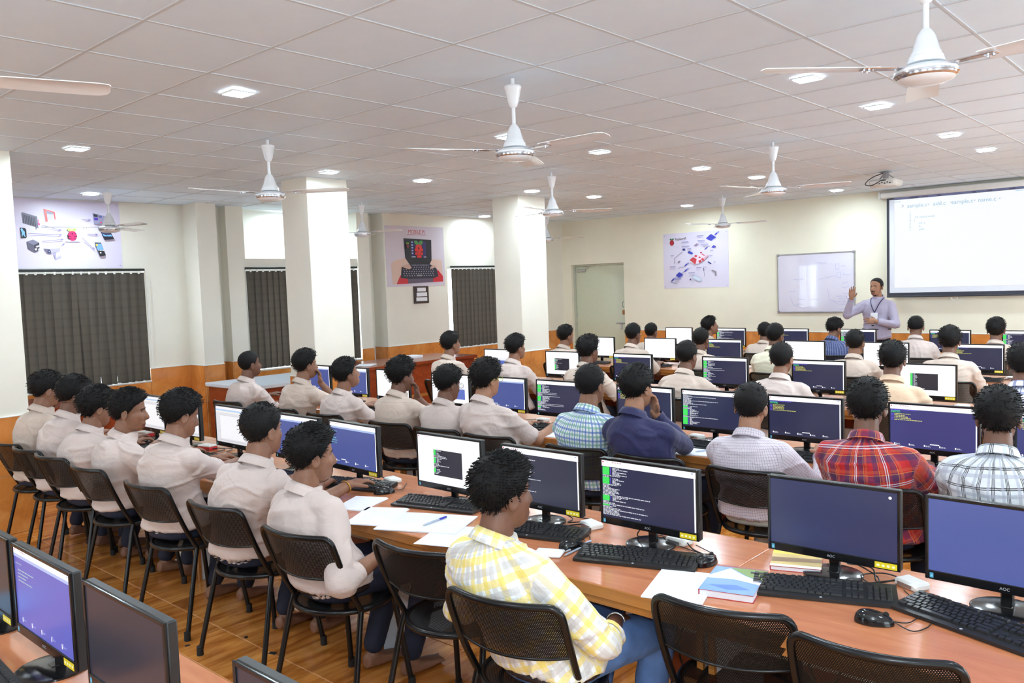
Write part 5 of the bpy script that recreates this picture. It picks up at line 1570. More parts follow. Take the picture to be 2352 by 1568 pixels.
SHIRT = {
    'uniform': plaid('uniform_shirt', rgb(206, 188, 181), []),
    'uniform2': plaid('uniform_shirt_warm', rgb(204, 184, 170), []),
    'peach': plaid('peach_shirt', rgb(222, 190, 160), []),
    'cream': plaid('cream_shirt', rgb(222, 214, 190), []),
    'navy': plaid('navy_shirt', rgb(34, 34, 82), [('Y', .006, 0, .4, rgb(26, 26, 66), .6)]),
    'teacher': plaid('teacher_shirt', rgb(178, 170, 190), [('X', .008, 0, .35, rgb(158, 148, 174), .8)]),
    'yellow': plaid('yellow_check_shirt', rgb(240, 240, 238), [('X', .064, 0, .30, rgb(240, 214, 100), .75), ('X', .064, .5, .3, rgb(196, 188, 184), .6), ('Y', .064, .1, .30, rgb(240, 214, 100), .7), ('Y', .064, .6, .3, rgb(196, 188, 184), .6)]),
    'green': plaid('green_blue_check_shirt', rgb(226, 232, 232), [('X', .044, 0, .22, rgb(60, 104, 184), .75), ('X', .044, .5, .24, rgb(96, 160, 140), .6), ('Y', .044, 0, .22, rgb(60, 104, 184), .7), ('Y', .044, .5, .24, rgb(96, 160, 140), .6)]),
    'lilac': plaid('lilac_fine_check_shirt', rgb(214, 204, 212), [('X', .012, 0, .14, rgb(120, 90, 120), .65), ('Y', .012, 0, .14, rgb(130, 110, 136), .6)]),
    'red': plaid('red_plaid_shirt', rgb(188, 22, 30), [('X', .074, .05, .34, rgb(44, 34, 84), .62), ('Y', .074, .05, .34, rgb(44, 34, 84), .62), ('X', .074, .6, .16, rgb(200, 90, 50), .5), ('Y', .074, .6, .16, rgb(200, 90, 50), .4),
                                                        ('X', .148, .12, .024, rgb(220, 218, 225), .85), ('X', .148, .18, .024, rgb(220, 218, 225), .85), ('Y', .148, .12, .024, rgb(220, 218, 225), .8), ('Y', .148, .18, .024, rgb(220, 218, 225), .8), ('X', .074, .7, .02, rgb(220, 190, 90), .6), ('Y', .074, .7, .02, rgb(220, 190, 90), .6)]),
    'blackwhite': plaid('white_black_plaid_shirt', rgb(226, 230, 236), [('X', .066, 0, .05, rgb(20, 20, 26), .9), ('X', .066, .09, .05, rgb(20, 20, 26), .9), ('X', .066, .18, .05, rgb(20, 20, 26), .9), ('Y', .066, 0, .05, rgb(20, 20, 26), .9), ('Y', .066, .09, .05, rgb(20, 20, 26), .9), ('X', .066, .5, .2, rgb(176, 180, 196), .6), ('Y', .066, .5, .2, rgb(176, 180, 196), .6)]),
    'bluestripe': plaid('blue_striped_shirt', rgb(70, 82, 128), [('X', .03, 0, .2, rgb(150, 160, 190), .7), ('X', .03, .4, .2, rgb(40, 48, 90), .7), ('Y', .02, 0, .3, rgb(56, 66, 110), .6)]),
    'bluecheck': plaid('blue_white_plaid_shirt', rgb(226, 230, 240), [('X', .05, 0, .35, rgb(60, 60, 130), .7), ('Y', .05, 0, .35, rgb(60, 60, 130), .65)]),
}
def skin_mat(name, c):
    t = NT(name); t.set(rough=.48, sss=0.0)
    v = t.coord(); f = t.noise(v, 30, 4)
    t.l(t.ramp(f, [(.3, tuple(x * .88 for x in c[:3]) + (1,)), (.7, tuple(min(1, x * 1.1) for x in c[:3]) + (1,))]), t.b.inputs['Base Color'])
    t.bump(t.noise(v, 160, 3), .08, .003)
    return t.m
SKIN = {'dark': skin_mat('skin_deep_brown', rgb(112, 74, 56)), 'mid': skin_mat('skin_brown', rgb(136, 93, 71)), 'light': skin_mat('skin_warm_brown', rgb(160, 113, 87))}
def hair_mat():
    t = NT('black_hair'); t.set(rough=.55, spec=.22)
    v = t.coord('Object', (1, 1, 1)); f = t.noise(v, 140, 4, .7)
    t.l(t.ramp(f, [(.3, rgb(6, 5, 6)), (.75, rgb(22, 19, 19))]), t.b.inputs['Base Color'])
    t.bump(t.noise(t.coord('Object', (1, 1, .35)), 260, 3, .7), .6, .006)
    return t.m
HAIR = hair_mat()
PANT = {'navy': plain('navy_trousers', rgb(28, 32, 52), .8, bump=.2, bscale=25), 'jeans': plain('blue_jeans', rgb(84, 116, 168), .8, var=.25, nscale=10, bump=.2, bscale=30), 'khaki': plain('pale_trousers', rgb(200, 196, 186), .8, bump=.2, bscale=25), 'black': plain('black_trousers', rgb(26, 26, 30), .8)}
BELT = plain('dark_belt', rgb(34, 22, 20), .4)

def join(parts):
    V = []; F = []; o = 0
    for (v, f) in parts:
        V.append(np.asarray(v)); F.extend([tuple(i + o for i in q) for q in f]); o += len(v)
    return np.vstack(V), F
def np_obj(name, V, F, mat, parent, attr=None, sharp=None):
    me = bpy.data.meshes.new(name); me.from_pydata(V.tolist(), [], F); me.materials.append(mat)
    me.polygons.foreach_set('use_smooth', [True] * len(me.polygons))
    if attr is not None:
        a = me.attributes.new('weave', 'FLOAT_VECTOR', 'POINT'); a.data.foreach_set('vector', attr.astype(np.float32).ravel())
    me.update()
    return link(name, me, parent)

def person(label, hip, yaw, head, hyaw=0.0, hpitch=0.0, hroll=0.0, shirt='uniform', sleeve='short', lh=None, rh=None, hair='full', pants='navy', skin='dark', q=1, feet=(.28, .06), build=1.0, belt=False, glasses=None, seated=True,
           lpalm=(0, 0, -1), rpalm=(0, 0, -1), ldir=None, rdir=None, curl=.4, group='students seated at the computer desks', lel=None, rel=None, stubble=False, seed=1, spine=.03, knee=.5, legspread=.12, hem=.062):
    """hip = (x, y) of the pelvis; head = (x, y, z of the top of the hair); yaw: 0 faces +y, positive turns left"""
    x, y = hip
    t = thing('person', label, 'person', (x, y, 0), 0, group)
    fw = np.array([-math.sin(yaw), math.cos(yaw), 0]); rt = np.array([math.cos(yaw), math.sin(yaw), 0]); up = np.array([0, 0, 1.0])
    hc = np.array([head[0] - x, head[1] - y, head[2] - .132])
    # head frame
    ha = yaw + hyaw
    Rz = np.array(Matrix.Rotation(ha, 3, 'Z')); Rx = np.array(Matrix.Rotation(hpitch, 3, 'X')); Ry = np.array(Matrix.Rotation(hroll, 3, 'Y'))
    RH = Rz @ Rx @ Ry
    hf = RH @ np.array([0, 1, 0])
    nb = hc - hf * .04 + np.array([0, 0, -.155]) - fw * .012      # base of the neck (nape)
    pel = np.array([0, 0, .545 if seated else .95])
    seat = .462
    # spine
    ctrl = pel * .45 + nb * .55 - fw * spine * 2; ctrl[2] = pel[2] + (nb[2] - pel[2]) * .55
    def sp(tt): return (1 - tt) ** 2 * pel + 2 * tt * (1 - tt) * ctrl + tt * tt * nb
    def tg(tt): return vn(2 * (1 - tt) * (ctrl - pel) + 2 * tt * (nb - ctrl))
    ST = [(0.0, .168, .125), (.12, .160, .122), (.27, .150, .112), (.42, .156, .112), (.56, .172, .118), (.68, .180, .116), (.78, .168, .106), (.87, .128, .09), (.95, .084, .07)]
    def torso(S, inf, bottom=True, top=True, n=22):
        C_, U, V, ru, rv = [], [], [], [], []
        if bottom:
            b = pel.copy(); b[2] = seat + (hem if inf > 0 else .012) if seated else pel[2] - .08
            for (dz, k) in ((0, .86), (.3, .97)):
                C_.append(b + (pel - b) * dz); U.append(rt); V.append(fw); ru.append((.172 * build + inf) * k); rv.append((.135 + inf) * k)
        for (tt, w, d) in ST:
            c = sp(tt); T = tg(tt); f = vn(np.cross(T, rt)) * -1; f = f if f @ fw > 0 else -f
            C_.append(c); U.append(rt); V.append(f); ru.append(w * build + inf); rv.append(d * (.5 + .5 * build) + inf)
        if top:
            ht = tg(1.0)
            C_.append(nb + fw * .012); U.append(rt); V.append(fw); ru.append(.056 + max(inf, 0) * .9); rv.append(.056 + max(inf, 0) * .9)
            if inf > 0:
                C_.append(nb + fw * .014 + vn(hc - nb) * .024); U.append(rt); V.append(fw); ru.append(.067); rv.append(.067)
            if inf <= 0.0:  # the bare neck
                C_.append(nb * .5 + (hc + hf * -.012 + np.array([0, 0, -.05])) * .5); U.append(rt); V.append(fw); ru.append(.056); rv.append(.06)
                C_.append(hc + hf * -.015 + np.array([0, 0, -.04])); U.append(rt); V.append(fw); ru.append(.052); rv.append(.058)
        S.loft(C_, U, V, ru, rv, n, 2.25)
    # arms
    arms = []
    c83 = sp(.79)
    for s, target, el_hint in ((-1, lh, lel), (1, rh, rel)):
        sh = c83 + rt * (s * .166 * build) + fw * .012 - up * .012
        if isinstance(target, str):                               # hand held to the mouth
            w = hc + hf * .115 + (RH @ np.array([1, 0, 0])) * (s * .035) + np.array([0, 0, -.165])
        elif target is None:
            w = np.array([0, 0, DZ + .035]) + rt * s * .13 + fw * .36
        else:
            w = np.array([target[0] - x, target[1] - y, target[2]])
        L1, L2 = .285, .262
        d = w - sh; dist = np.linalg.norm(d)
        if dist > (L1 + L2) * .985:
            k = dist / ((L1 + L2) * .985); L1 *= min(k, 1.12); L2 *= min(k, 1.12)
            if dist > (L1 + L2) * .99: w = sh + d / dist * (L1 + L2) * .985; d = w - sh; dist = np.linalg.norm(d)
        aa = (L1 * L1 - L2 * L2 + dist * dist) / (2 * dist); hh = math.sqrt(max(L1 * L1 - aa * aa, 1e-6))
        hint = np.asarray(el_hint, float) if el_hint is not None else rt * s * .55 - up * .8 - fw * .25
        dn = d / dist; hp = hint - dn * (hint @ dn); hp = vn(hp)
        e = sh + dn * aa + hp * hh
        arms.append((s, sh, e, w))
    # legs
    legs = []
    for s in (-1, 1):
        hj = pel + rt * s * .088
        if seated:
            kn = rt * s * legspread + fw * .44 + up * knee
            an = rt * (s * .1) + fw * feet[0] + up * .075 + (fw * feet[1] if s > 0 else 0)
        else:
            kn = rt * s * .1 + up * .5 + fw * .02; an = rt * s * .11 + up * .075
        legs.append((s, hj, kn, an))
    vox = {0: .0125, 1: .0098, 2: .0078}[q]
    S = Soft(); torso(S, -.012)
    for (s, sh, e, w) in arms:
        S.limb([c83 + rt * s * .06 + up * .03, sh + up * .005], [.042, .046], 12)
        S.limb([sh, sh * .6 + e * .4, e], [.049, .044, .039], 12)
        S.limb([e, e * .7 + w * .3, e * .25 + w * .75, w + vn(w - e) * .015], [.040, .041, .031, .026], 12)
    V1, F1, _ = S.fused(vox * 1.15, 5)
    Sf = Soft()
    for (s, hj, kn, an) in legs:
        toe = fw
        Sf.limb([kn * .3 + an * .7, an + up * .02, an], [.042, .036, .034], 12)
        Sf.loft([an - toe * .055 - up * .04, an - toe * .045 - up * .03, an - up * .035, an + toe * .06 - up * .045, an + toe * .13 - up * .052, an + toe * .165 - up * .056], [rt] * 6, [up] * 6, [.02, .032, .033, .04, .044, .036], [.025, .033, .035, .027, .018, .012], 12, 2.4)
        for k in range(5):
            b = an + toe * .16 - up * .06 + rt * (s * (-.034 + .0165 * k))
            Sf.limb([b - toe * .02, b + toe * (.03 - .0042 * k - (.004 if k else 0))], [.0105 if k == 0 else .0078, .0095 if k == 0 else .007], 8)
    V2, F2, _ = Sf.fused(.0075 if q == 2 else .013, 2)
    # head
    D, FH = dirs(*{0: (44, 34), 1: (56, 44), 2: (72, 56)}[q]); VH = D * face_r(D)[:, None]
    parts = [(V1, F1), (V2, F2), (VH @ RH.T + hc, FH)]
    for s in (-1, 1):
        ev, ef = ear_mesh(s); parts.append((ev @ RH.T + hc, ef))
    for (s, sh, e, w) in arms:
        dr = (ldir if s < 0 else rdir); pm = (lpalm if s < 0 else rpalm)
        dr = np.asarray(dr, float) if dr is not None else vn(w - e) * .6 + fw * .4 * np.array([1, 1, 0]) + np.array([0, 0, -.05])
        if isinstance((lh if s < 0 else rh), str):
            dr = up * .95 - hf * .12; pm = -hf - rt * s * .3
        H = hand_parts(w, dr, pm, s, curl)
        if q == 0: parts.append((np.array(H.mb.v), H.mb.f))
        else:
            hv, hfc, _ = H.fused(.0036 if q == 2 else .0042, 2); parts.append((hv, hfc))
    V, F = join(parts)
    np_obj('body', V, F, SKIN[skin], t)
    # face details
    fm = MB(); 
    eb = []
    for s in (-1, 1):
        v, f = face_patch(8 * s, 32 * s, lambda a: 12.5 - .006 * (abs(a) - 16) ** 2, lambda a: 16.5 - .012 * (abs(a) - 16) ** 2, .0022); eb.append((v, f))
    v, f = join(eb); np_obj('eyebrows', v @ RH.T + hc, f, HAIR, t)
    ev = []; pv = []
    for s in (-1, 1):
        A = math.radians(20 * s); E = math.radians(4.5)
        Dd = np.array([[math.sin(A) * math.cos(E), math.cos(A) * math.cos(E), math.sin(E)]]); c = Dd[0] * (face_r(Dd)[0] - .0095)
        d2, f2 = dirs(12, 9); ev.append((d2 * np.array([.0125, .0105, .0066]) + c, f2)); pv.append((d2 * np.array([.0052, .0045, .0056]) + c + np.array([0, .0078, 0]), f2))
        v, f = face_patch(13 * s, 28 * s, lambda a: 6.2, lambda a: 8.4, .0008, 6); ev_l = v
    v, f = join(ev); np_obj('eyes', v @ RH.T + hc, f, EYE, t)
    v, f = join(pv); np_obj('irises', v @ RH.T + hc, f, HAIR, t)
    v, f = face_patch(-17, 17, lambda a: -47 + .012 * a * a, lambda a: -35.5 - .008 * a * a, .001); np_obj('lips', v @ RH.T + hc, f, LIPS, t)
    if stubble:
        v, f = face_patch(-20, 20, lambda a: -33.5 + .004 * a * a - (3 if abs(a) > 14 else 0), lambda a: -28 - .01 * a * a, .0018); np_obj('moustache', v @ RH.T + hc, f, HAIR, t)
        v, f = face_patch(-26, 26, lambda a: -72, lambda a: -56 + .004 * a * a, .001); np_obj('chin_beard', v @ RH.T + hc, f, HAIR, t)
    hv, hfc = hair_mesh(hair, seed, *((64, 44) if q == 2 else (56, 40) if q else (48, 34)))
    np_obj('hair', hv @ RH.T + hc, hfc, HAIR, t)
    if glasses:
        b = MB()
        for s in (-1, 1):
            c = np.array([s * .032, .098, .004])
            b.tube([tuple(RH @ (c + np.array([.024 * math.cos(k * PI / 8), 0, .017 * math.sin(k * PI / 8)])) + hc) for k in range(16)], .0018, 5, closed=True)
            b.tube([tuple(RH @ np.array(p) + hc) for p in ((s * .056, .095, .008), (s * .08, .05, .008), (s * .084, -.005, .004), (s * .083, -.025, -.012))], .0018, 5)
        b.tube([tuple(RH @ np.array(p) + hc) for p in ((-.009, .1, .006), (.009, .1, .006))], .0018, 5)
        obj('glasses', b, glasses, t, smooth=60)
    # trousers
    S = Soft()
    if seated:
        b = pel.copy(); b[2] = seat + .004
        S.loft([b, b + up * .02, pel, pel + (ctrl - pel) * .3], [rt] * 4, [fw] * 4, [.15, .172, .17, .14], [.11, .135, .126, .1], 18, 2.4)
    else:
        S.loft([pel - up * .1, pel - up * .06, pel, pel + up * .1, pel + up * .13], [rt] * 5, [fw] * 5, [.14, .17, .175, .165, .16], [.1, .12, .122, .115, .11], 18, 2.3)
    for (s, hj, kn, an) in legs:
        S.limb([hj, hj * .5 + kn * .5, kn], [.092, .082, .066], 12)
        S.limb([kn, kn * .55 + an * .45, an + up * .035], [.066, .06, .052], 12)
    vt, ft, nt = S.fused({0: .021, 1: .016, 2: .0115}[q], 4)
    vt = vt + nt * (np_noise(vt * np.array([16, 16, 26]), seed + 5) * .004)[:, None]
    np_obj('trousers', vt, ft, PANT[pants], t)
    # shirt
    S = Soft(); inf = .014
    torso(S, inf, bottom=True, top=True)
    cuffs = []
    fr = {'short': .82, 'mid': 1.35, 'long': 1.93}[sleeve]
    for (s, sh, e, w) in arms:
        S.limb([c83 + rt * s * .05 + up * .03, sh + up * .012], [.058, .064], 12)
        if fr <= 1:
            k = sh + (e - sh) * fr; S.limb([sh, sh * .5 + k * .5, k], [.07, .063, .058], 14, round_ends=False); cuffs.append((sh, k, .058))
        else:
            S.limb([sh, sh * .5 + e * .5, e], [.07, .060, .052], 14)
            k = e + (w - e) * (fr - 1); S.limb([e, e * .5 + k * .5, k], [.052, .046, .038 if sleeve == 'long' else .044], 14, round_ends=False); cuffs.append((e, k, .038 if sleeve == 'long' else .044))
    vs, fs, ns = S.fused({0: .0125, 1: .0102, 2: .0082}[q], 4)
    # loose folds
    hgt = np.clip((vs[:, 2] - pel[2]) / .5, 0, 1)
    fold = np_noise(vs * np.array([8, 8, 6]) + seed * 3.1, seed) * .8 + np.abs(np_noise(vs * np.array([11, 11, 15]) + seed * 1.7, seed + 9)) * -.7 + .3
    crease = 1 - np.abs(np_noise(vs * np.array([4, 4, 11]) + np.array([seed * .7, 0, 0]) + (np_noise(vs * 5, seed + 4) * .7)[:, None], seed + 21)) * 2
    vs = vs + ns * (fold * (.006 + .004 * (1 - hgt)) + np.maximum(crease - .6, 0) * .022)[:, None]
    # bagging above the belt and along the hem
    if seated:
        low = np.clip((.66 - vs[:, 2]) / .14, 0, 1) * np.clip((vs[:, 2] - .47) / .05, 0, 1)
        hn = ns.copy(); hn[:, 2] = 0
        vs = vs + hn * (low * (.022 + .008 * np_noise(vs * 11, seed + 2)))[:, None]
    # weave coordinates: along the spine, around the body; along and around each arm
    tt = np.linspace(0, 1, 48); SPN = np.array([sp(k) for k in tt]); 
    d2 = ((vs[:, None, :] - SPN[None]) ** 2).sum(2); ik = d2.argmin(1); dt = np.sqrt(d2.min(1)) / (.165 * build)
    rel = vs - SPN[ik]
    ub = np.arctan2(rel @ rt, -(rel @ fw)) * .165
    ub = np.where(np.abs(rel @ rt) < .2, ub, ub)
    Ls = np.concatenate([[0], np.cumsum(np.linalg.norm(np.diff(SPN, axis=0), axis=1))])
    vb = Ls[ik] + ((vs - SPN[ik]) * np.array([tg(k) for k in tt])[ik]).sum(1)
    W_ = np.stack([ub, vb, vb * 0], 1); best = dt
    for (s, sh, e, w) in arms:
        for (a, b) in ((sh, e), (e, w)):
            L = np.linalg.norm(b - a); dn = (b - a) / L
            tl = np.clip((vs - a) @ dn, 0.03, L); c = a + tl[:, None] * dn
            dd = np.linalg.norm(vs - c, axis=1) / .066
            sel = (dd < best) & (((vs - sp(.8)) @ rt) * s > .165 * build)
            u1 = vn(np.cross(dn, fw + up * .3)); v1 = np.cross(dn, u1)
            r_ = vs - c
            W_[sel, 0] = (np.arctan2(r_ @ u1, r_ @ v1) * .062)[sel]; W_[sel, 1] = (tl + (0 if a is sh else .285))[sel]
            best = np.where(sel, dd, best)
    sh_o = np_obj('shirt', vs, fs, SHIRT[shirt], t, W_)
    for (a, b, r) in cuffs:
        m = MB(); d = vn(b - a); m.tube([tuple(b - d * .03), tuple(b - d * .006), tuple(b + d * .004)], [r * 1.02 + .002, r * 1.05 + .002, r * 1.02 + .002], 16, caps=False)
        obj('cuff', m, SHIRT[shirt], sh_o, smooth=60)
    # collar: a stand and a folded leaf that follow the neck
    cm = MB(); n = 24; rows = []
    axis = vn((hc + np.array([0, 0, -.05])) - nb)
    cr = vn(np.cross(fw, axis)) * 1.0; cf = vn(np.cross(axis, cr)); cf = cf if cf @ fw > 0 else -cf
    for (rr, hh2, drop) in ((.066, -.012, .0), (.064, .022, .0), (.066, .034, .002), (.072, .036, .006), (.082, .014, .02), (.088, -.010, .032)):
        row = []
        for k in range(n):
            a = 2 * PI * k / n
            fr_ = max(0, math.sin(a))
            row.append(nb + cr * (rr * math.cos(a)) + cf * (rr * 1.02 * math.sin(a) + .008) + axis * (hh2 - .04 * fr_ ** 2) - up * drop * fr_)
        rows.append(row)
    VV = np.array(rows).reshape(-1, 3)
    FF = [(j * n + k, j * n + (k + 1) % n, (j + 1) * n + (k + 1) % n, (j + 1) * n + k) for j in range(5) for k in range(n)]
    aa = np.stack([np.tile(np.arange(n) / n * .45, 6), np.repeat(np.arange(6) * .02, n), np.zeros(6 * n)], 1)
    np_obj('collar', VV, FF, SHIRT[shirt], sh_o, aa)
    if belt:
        m = MB(); b0 = pel - up * .03 if seated else pel + (ctrl - pel) * .22
        m.tube([tuple(b0 + rt * (.180 if seated else .176) * math.cos(2 * PI * k / 28) + fw * (.144 if seated else .128) * math.sin(2 * PI * k / 28)) for k in range(28)], .012, 8, closed=True)
        obj('belt', m, BELT, t, smooth=60)
    return t, dict(RH=RH, hc=hc, nb=nb, fw=fw, rt=rt, arms=arms, sp=sp)
EYE = plain('eye_white', rgb(190, 182, 174), .3)
LIPS = plain('lips', rgb(120, 72, 66), .45)
# ------------------------------------------------------------------ who sits where
def bracelet(t, info, side, mat, label=None):
    s, sh, e, w = info['arms'][0 if side < 0 else 1]
    d = vn(w - e); c = w - d * .02
    u = vn(np.cross(d, (0, 0, 1))); v = np.cross(d, u)
    m = MB(); m.tube([tuple(c + (u * math.cos(2 * PI * k / 20) + v * math.sin(2 * PI * k / 20)) * .031) for k in range(20)], .003, 6, closed=True)
    o = obj('bracelet', m, mat, t, smooth=60)
GOLD = plain('gold', rgb(190, 140, 60), .3, .9)
# nearest row
A = ROW['A']
person('student in pale shirt with short beard, leftmost of the nearest row', (-3.0, .46), .15, (-2.88, .49, 1.274), -.1, -.25, 0, 'uniform2', 'mid', q=1, hair='full', skin='mid', seed=11, stubble=True)
person('student in pale shirt leaning forward, second from left in the nearest row', (-2.55, .46), .12, (-2.40, .49, 1.265), -.1, -.35, 0, 'uniform', 'mid', q=1, hair='full', seed=12, lh=(-2.6, .85, .78), rh=(-2.3, .82, .79))
person('student in pale shirt, head bowed, third from left in the nearest row', (-2.12, .46), .12, (-2.06, .50, 1.205), -.05, -.25, 0, 'uniform', 'mid', q=1, hair='thick', skin='mid', seed=13)
person('student in pale shirt with face turned to the side, nearest row left', (-1.66, .46), -.05, (-1.57, .5, 1.222), -.55, -.12, 0, 'uniform', 'mid', q=2, hair='full', skin='mid', seed=14, stubble=False)
person('smiling student in pale shirt typing, fifth from left in the nearest row', (-.92, .45), .15, (-.84, .46, 1.262), -.15, -.3, 0, 'uniform', 'short', q=2, hair='full', skin='mid', seed=15, lh=(-1.2, .82, .785), rh=(-1.0, .86, .785))
person('broad student in pale shirt, directly left of the student with the gold bracelet', (-.2, .45), .12, (-.03, .46, 1.253), 0, -.08, 0, 'uniform', 'short', q=2, hair='short', skin='mid', seed=16, build=1.12)
t, inf = person('student in pale shirt with gold bracelet, left hand reaching to a keyboard', (.50, .44), .0, (.42, .42, 1.19), -.25, -.08, 0, 'uniform', 'mid', q=2, hair='full', skin='mid', seed=17, belt=True, stubble=True, lh=(.07, .86, .79), rh=(.72, .56, .66), rdir=(-.3, .9, -.2), curl=.3)
bracelet(t, inf, -1, GOLD)
t, inf = person('student in yellow and white checked shirt and jeans', (1.72, .43), -.08, (1.60, .36, 1.205), -.2, -.05, 0, 'yellow', 'mid', q=2, hair='spiky', skin='dark', seed=18, pants='jeans', belt=True, rh=(1.83, .66, .60), rdir=(.25, .9, -.25), rpalm=(0, 0, -1), lh=(1.4, .66, .62), curl=.45, rel=(.8, -.3, -.5), knee=.52)
bracelet(t, inf, 1, MAT['silver'])
for (x, y, a, l) in ((-3.02, .5, .1, 'black mesh chair at the far left end of the nearest row'), (-2.62, .5, .08, 'black mesh chair under the second student from left, nearest row'), (-2.2, .5, .1, 'black mesh chair under the third student from left, nearest row'),
                     (-1.62, .5, .06, 'black mesh chair under the student turning his face, nearest row'), (-.87, .5, .08, 'black mesh chair under the smiling student, nearest row'), (-.17, .5, .1, 'black mesh chair under the broad student, nearest row'),
                     (.52, .48, .12, 'black mesh chair under the student with the gold bracelet'), (1.08, .63, .1, 'empty black mesh chair left of the yellow checked shirt'), (1.665, .46, .18, 'black mesh chair under the yellow checked shirt student'),
                     (2.235, .80, .18, 'empty black mesh chair in front of the mountain cover book'), (2.69, .78, .14, 'empty black mesh chair at the bottom right corner')):
    chair(x, y, a, l)
# second row
PAL = 'pale shirt'
B = [(-3.6, -3.52, 2.46, 1.245, -.15, .02, 'uniform', 'short', 'crop', 'dark', 'student in pale shirt with cropped hair, leftmost of the second row', {}),
     (-2.72, -2.62, 2.46, 1.275, -.2, 0, 'uniform2', 'short', 'full', 'mid', 'student in pale shirt with hand on his mouth, second row', dict(rh='face', rel=(.4, .5, -.7), curl=.55)),
     (-2.1, -2.05, 2.46, 1.222, -.3, .18, 'uniform', 'short', 'full', 'mid', 'student in pale shirt looking up, third from left in the second row', {}),
     (-1.3, -1.30, 2.40, 1.25, -.2, -.1, 'uniform2', 'short', 'thick', 'dark', 'student in beige shirt resting his face on his hand, second row', dict(rh='face', rel=(.4, .5, -.7), curl=.55)),
     (-.8, -.82, 2.42, 1.21, -.15, -.25, 'uniform', 'short', 'full', 'dark', 'student in pale shirt with thin glasses, head bowed, second row', dict(glasses=MAT['silver'])),
     (-.3, -.40, 2.38, 1.27, -.15, -.1, 'uniform', 'short', 'thick', 'light', 'student in pale shirt with shaggy hair and green glasses, second row', dict(glasses=plain('green_glasses', rgb(150, 170, 50), .4), build=1.05)),
     (.41, .44, 2.42, 1.27, -.05, .02, 'green', 'short', 'short', 'mid', 'student in green and blue checked shirt, second row', {}),
     (.92, .80, 2.38, 1.28, -.15, .02, 'navy', 'long', 'full', 'light', 'student in navy blue shirt with hand on chin, second row', dict(rh='face', rel=(.4, .5, -.7), curl=.6)),
     (1.50, 1.47, 2.44, 1.21, .1, -.05, 'lilac', 'long', 'short', 'light', 'student in lilac fine-checked shirt, second row', dict(rh=(1.72, 2.74, .80), curl=.7, hroll=.05)),
     (2.12, 2.08, 2.40, 1.258, .15, -.12, 'red', 'long', 'full', 'dark', 'student in red plaid shirt, second row right', dict(build=1.08)),
     (2.66, 2.63, 2.40, 1.25, .1, -.05, 'blackwhite', 'long', 'full', 'dark', 'student in white shirt with black plaid lines, second row right end', dict(build=1.05))]
for i, (hx, x, y, z, ha, hp, sh, sl, hr, sk, lab, kw) in enumerate(B):
    person(lab, (hx, 2.44), .06, (x, y, z), ha, hp, kw.pop('hroll', 0), sh, sl, hair=hr, skin=sk, q=1, seed=30 + i, pants='khaki' if sh == 'lilac' else 'navy', **kw)
    chair(hx + .02, 2.475, .08, 'black mesh chair under ' + {0: 'the cropped hair student', 1: 'the student with hand on mouth', 2: 'the student looking up', 3: 'the student resting his face', 4: 'the student with thin glasses', 5: 'the shaggy haired student', 6: 'the green and blue checked shirt', 7: 'the navy blue shirt', 8: 'the lilac checked shirt', 9: 'the red plaid shirt', 10: 'the black plaid shirt'}[i] + ', second row')
# third row
GR = MAT['green_plastic']
Cc = [(-2.98, 1.29, -.25, .1, 'uniform2', 'full', 'mid', 'student in pale shirt by the far blind, leftmost of the third row', {}),
      (-2.05, 1.273, -.25, .02, 'uniform', 'full', 'mid', 'student in pale shirt before the far pillar, third row', {}),
      (-1.15, 1.27, -.2, .05, 'uniform2', 'thick', 'dark', 'student in pale shirt holding a green pen, third row', dict(rh=(-.86, 4.78, .83), glasses=MAT['silver'])),
      (-.12, 1.248, -.1, -.1, 'uniform2', 'short', 'dark', 'student in pale shirt with right hand on the keyboard, third row', dict(rh=(.16, 4.92, .80))),
      (.71, 1.25, 0, 0, 'uniform', 'short', 'mid', 'student in pale shirt seen from behind, centre right of the third row', {}),
      (1.53, 1.27, .1, -.1, 'peach', 'full', 'dark', 'student in peach shirt with bushy hair, third row', dict(build=1.06)),
      (2.33, 1.27, .1, -.1, 'bluecheck', 'full', 'dark', 'student in blue and white plaid shirt at the right edge', {})]
for i, (x, z, ha, hp, sh, hr, sk, lab, kw) in enumerate(Cc):
    person(lab, (x + .0, 4.50), .05, (x, 4.54, z), ha, hp, 0, sh, 'short' if sh != 'bluecheck' else 'long', hair=hr, skin=sk, q=0 if i != 2 else 1, seed=50 + i, **kw)
    chair(x + .03, 4.55, .06, 'black mesh chair, %s from left in the third row' % ORD[i])
pen('green pen held by the student in the third row', (-.845, 4.86, .83), (-.835, 4.80, .96), 'green_plastic', .006)
chair(-2.5, 4.5, .25, 'empty black mesh chair left of the small-terminal monitor, third row')
# fourth row
Dd = [(-2.95, 1.245, -.3, .0, 'uniform2', 'full', 'mid', 'student in pale shirt in front of the door, fourth row', {}), (-1.95, 1.275, -.15, -.05, 'uniform2', 'short', 'dark', 'student in pale shirt and glasses, second from left in the fourth row', dict(glasses=MAT['black_metal'])),
      (-1.07, 1.228, -.1, .05, 'uniform2', 'short', 'dark', 'student in pale shirt between two monitors, third from left, fourth row', {}), (-.22, 1.283, -.2, -.05, 'cream', 'short', 'dark', 'older person in cream shirt with greying hair, fourth row', {}),
      (.58, 1.225, .0, -.1, 'uniform2', 'short', 'mid', 'student in pale shirt in front of the teacher, fourth row', {}), (1.41, 1.26, .05, -.05, 'uniform2', 'full', 'dark', 'student in pale shirt, rightmost of the fourth row', {})]
for i, (x, z, ha, hp, sh, hr, sk, lab, kw) in enumerate(Dd):
    person(lab, (x, 6.47), .05, (x, 6.49, z), ha, hp, 0, sh, 'short', hair=hr, skin=sk, q=0, seed=70 + i, **kw)
    chair(x + .03, 6.50, .05, 'black mesh chair, %s from left in the fourth row' % ORD[i])
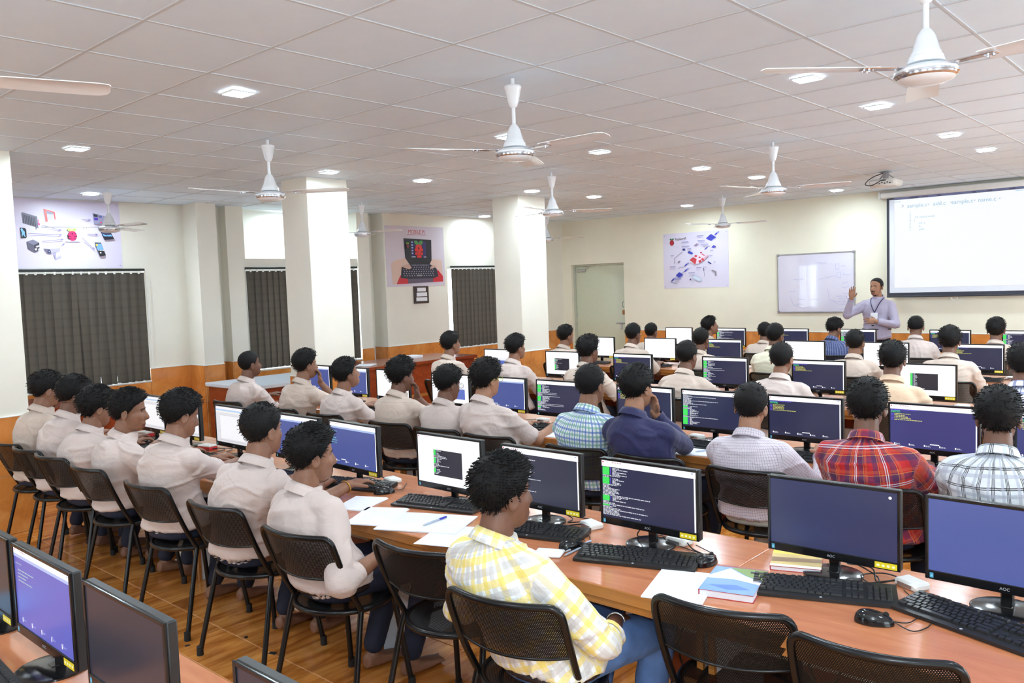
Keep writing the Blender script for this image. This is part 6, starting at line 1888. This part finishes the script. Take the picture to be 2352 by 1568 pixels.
# front row
Ee = [(-2.98, 1.16, -.1, 0, 'uniform2', 'short', 'dark', 'student in pale shirt right of the door, front row', {}), (-2.05, 1.25, -.7, .2, 'uniform2', 'full', 'mid', 'student in pale shirt looking up sideways, front row', {}),
      (-1.27, 1.175, 0, -.1, 'uniform2', 'short', 'dark', 'student in pale shirt hidden behind the cream shirt, front row', {}), (-.38, 1.23, -.35, -.45, 'bluestripe', 'full', 'dark', 'student in blue striped shirt bending forward, front row', {}),
      (.55, 1.252, .15, -.5, 'uniform', 'short', 'dark', 'student in pale shirt bending his head, right of the teacher', {}), (1.36, 1.232, .0, 0, 'uniform2', 'full', 'dark', 'student in pale shirt, rightmost of the front row', {})]
for i, (x, z, ha, hp, sh, hr, sk, lab, kw) in enumerate(Ee):
    person(lab, (x, 8.47), .05, (x, 8.5, z), ha, hp, 0, sh, 'short' if sh != 'bluestripe' else 'long', hair=hr, skin=sk, q=0, seed=90 + i, **kw)
    chair(x + .03, 8.50, .05, 'black mesh chair, %s from left in the front row' % ORD[i])
# the teacher
t, inf = person('standing teacher in lilac shirt with lanyard, gesturing beside the screen', (-.36, 9.95), PI + .03, (-.36, 9.95, 1.70), -.23, -.02, 0, 'teacher', 'long', hair='bald', skin='light', q=2, seated=False, pants='black', seed=99, belt=True, stubble=True,
                rh=(-.60, 9.70, 1.43), rdir=(.1, -.05, 1), rpalm=(.35, -.9, 0), lh=(-.28, 9.7, 1.12), ldir=(-.9, -.15, .12), lpalm=(.1, .8, -.3), curl=.15, lel=(.7, .2, -.6), rel=(-.5, 0, -.8), group='teacher', spine=.0)
hcx = inf['nb']; fw, rt = inf['fw'], inf['rt']
m = MB()
P0 = np.array(inf['sp'](.62)) + fw * .142
for s in (-1, 1):
    m.tube(smooth_path([tuple(hcx - fw * .03 + rt * s * .07 + np.array([0, 0, .01])), tuple(hcx + rt * s * .078 + fw * .05), tuple(inf['sp'](.83) + fw * .132 + rt * s * .05), tuple(P0 + np.array([0, 0, -.02]))], 5), .0055, 6)
obj('lanyard', m, plain('navy_ribbon', rgb(36, 36, 80), .6), t, smooth=60)
m = MB(); R3 = Matrix.Rotation(PI + .03, 3, 'Z'); m.box(-.045, .045, -.002, .002, -.14, -.02, .001, R=R3, at=tuple(P0 + fw * .012)); obj('name_badge', m, MAT['paper'], t)
bpy.data.scenes.remove(WORK)
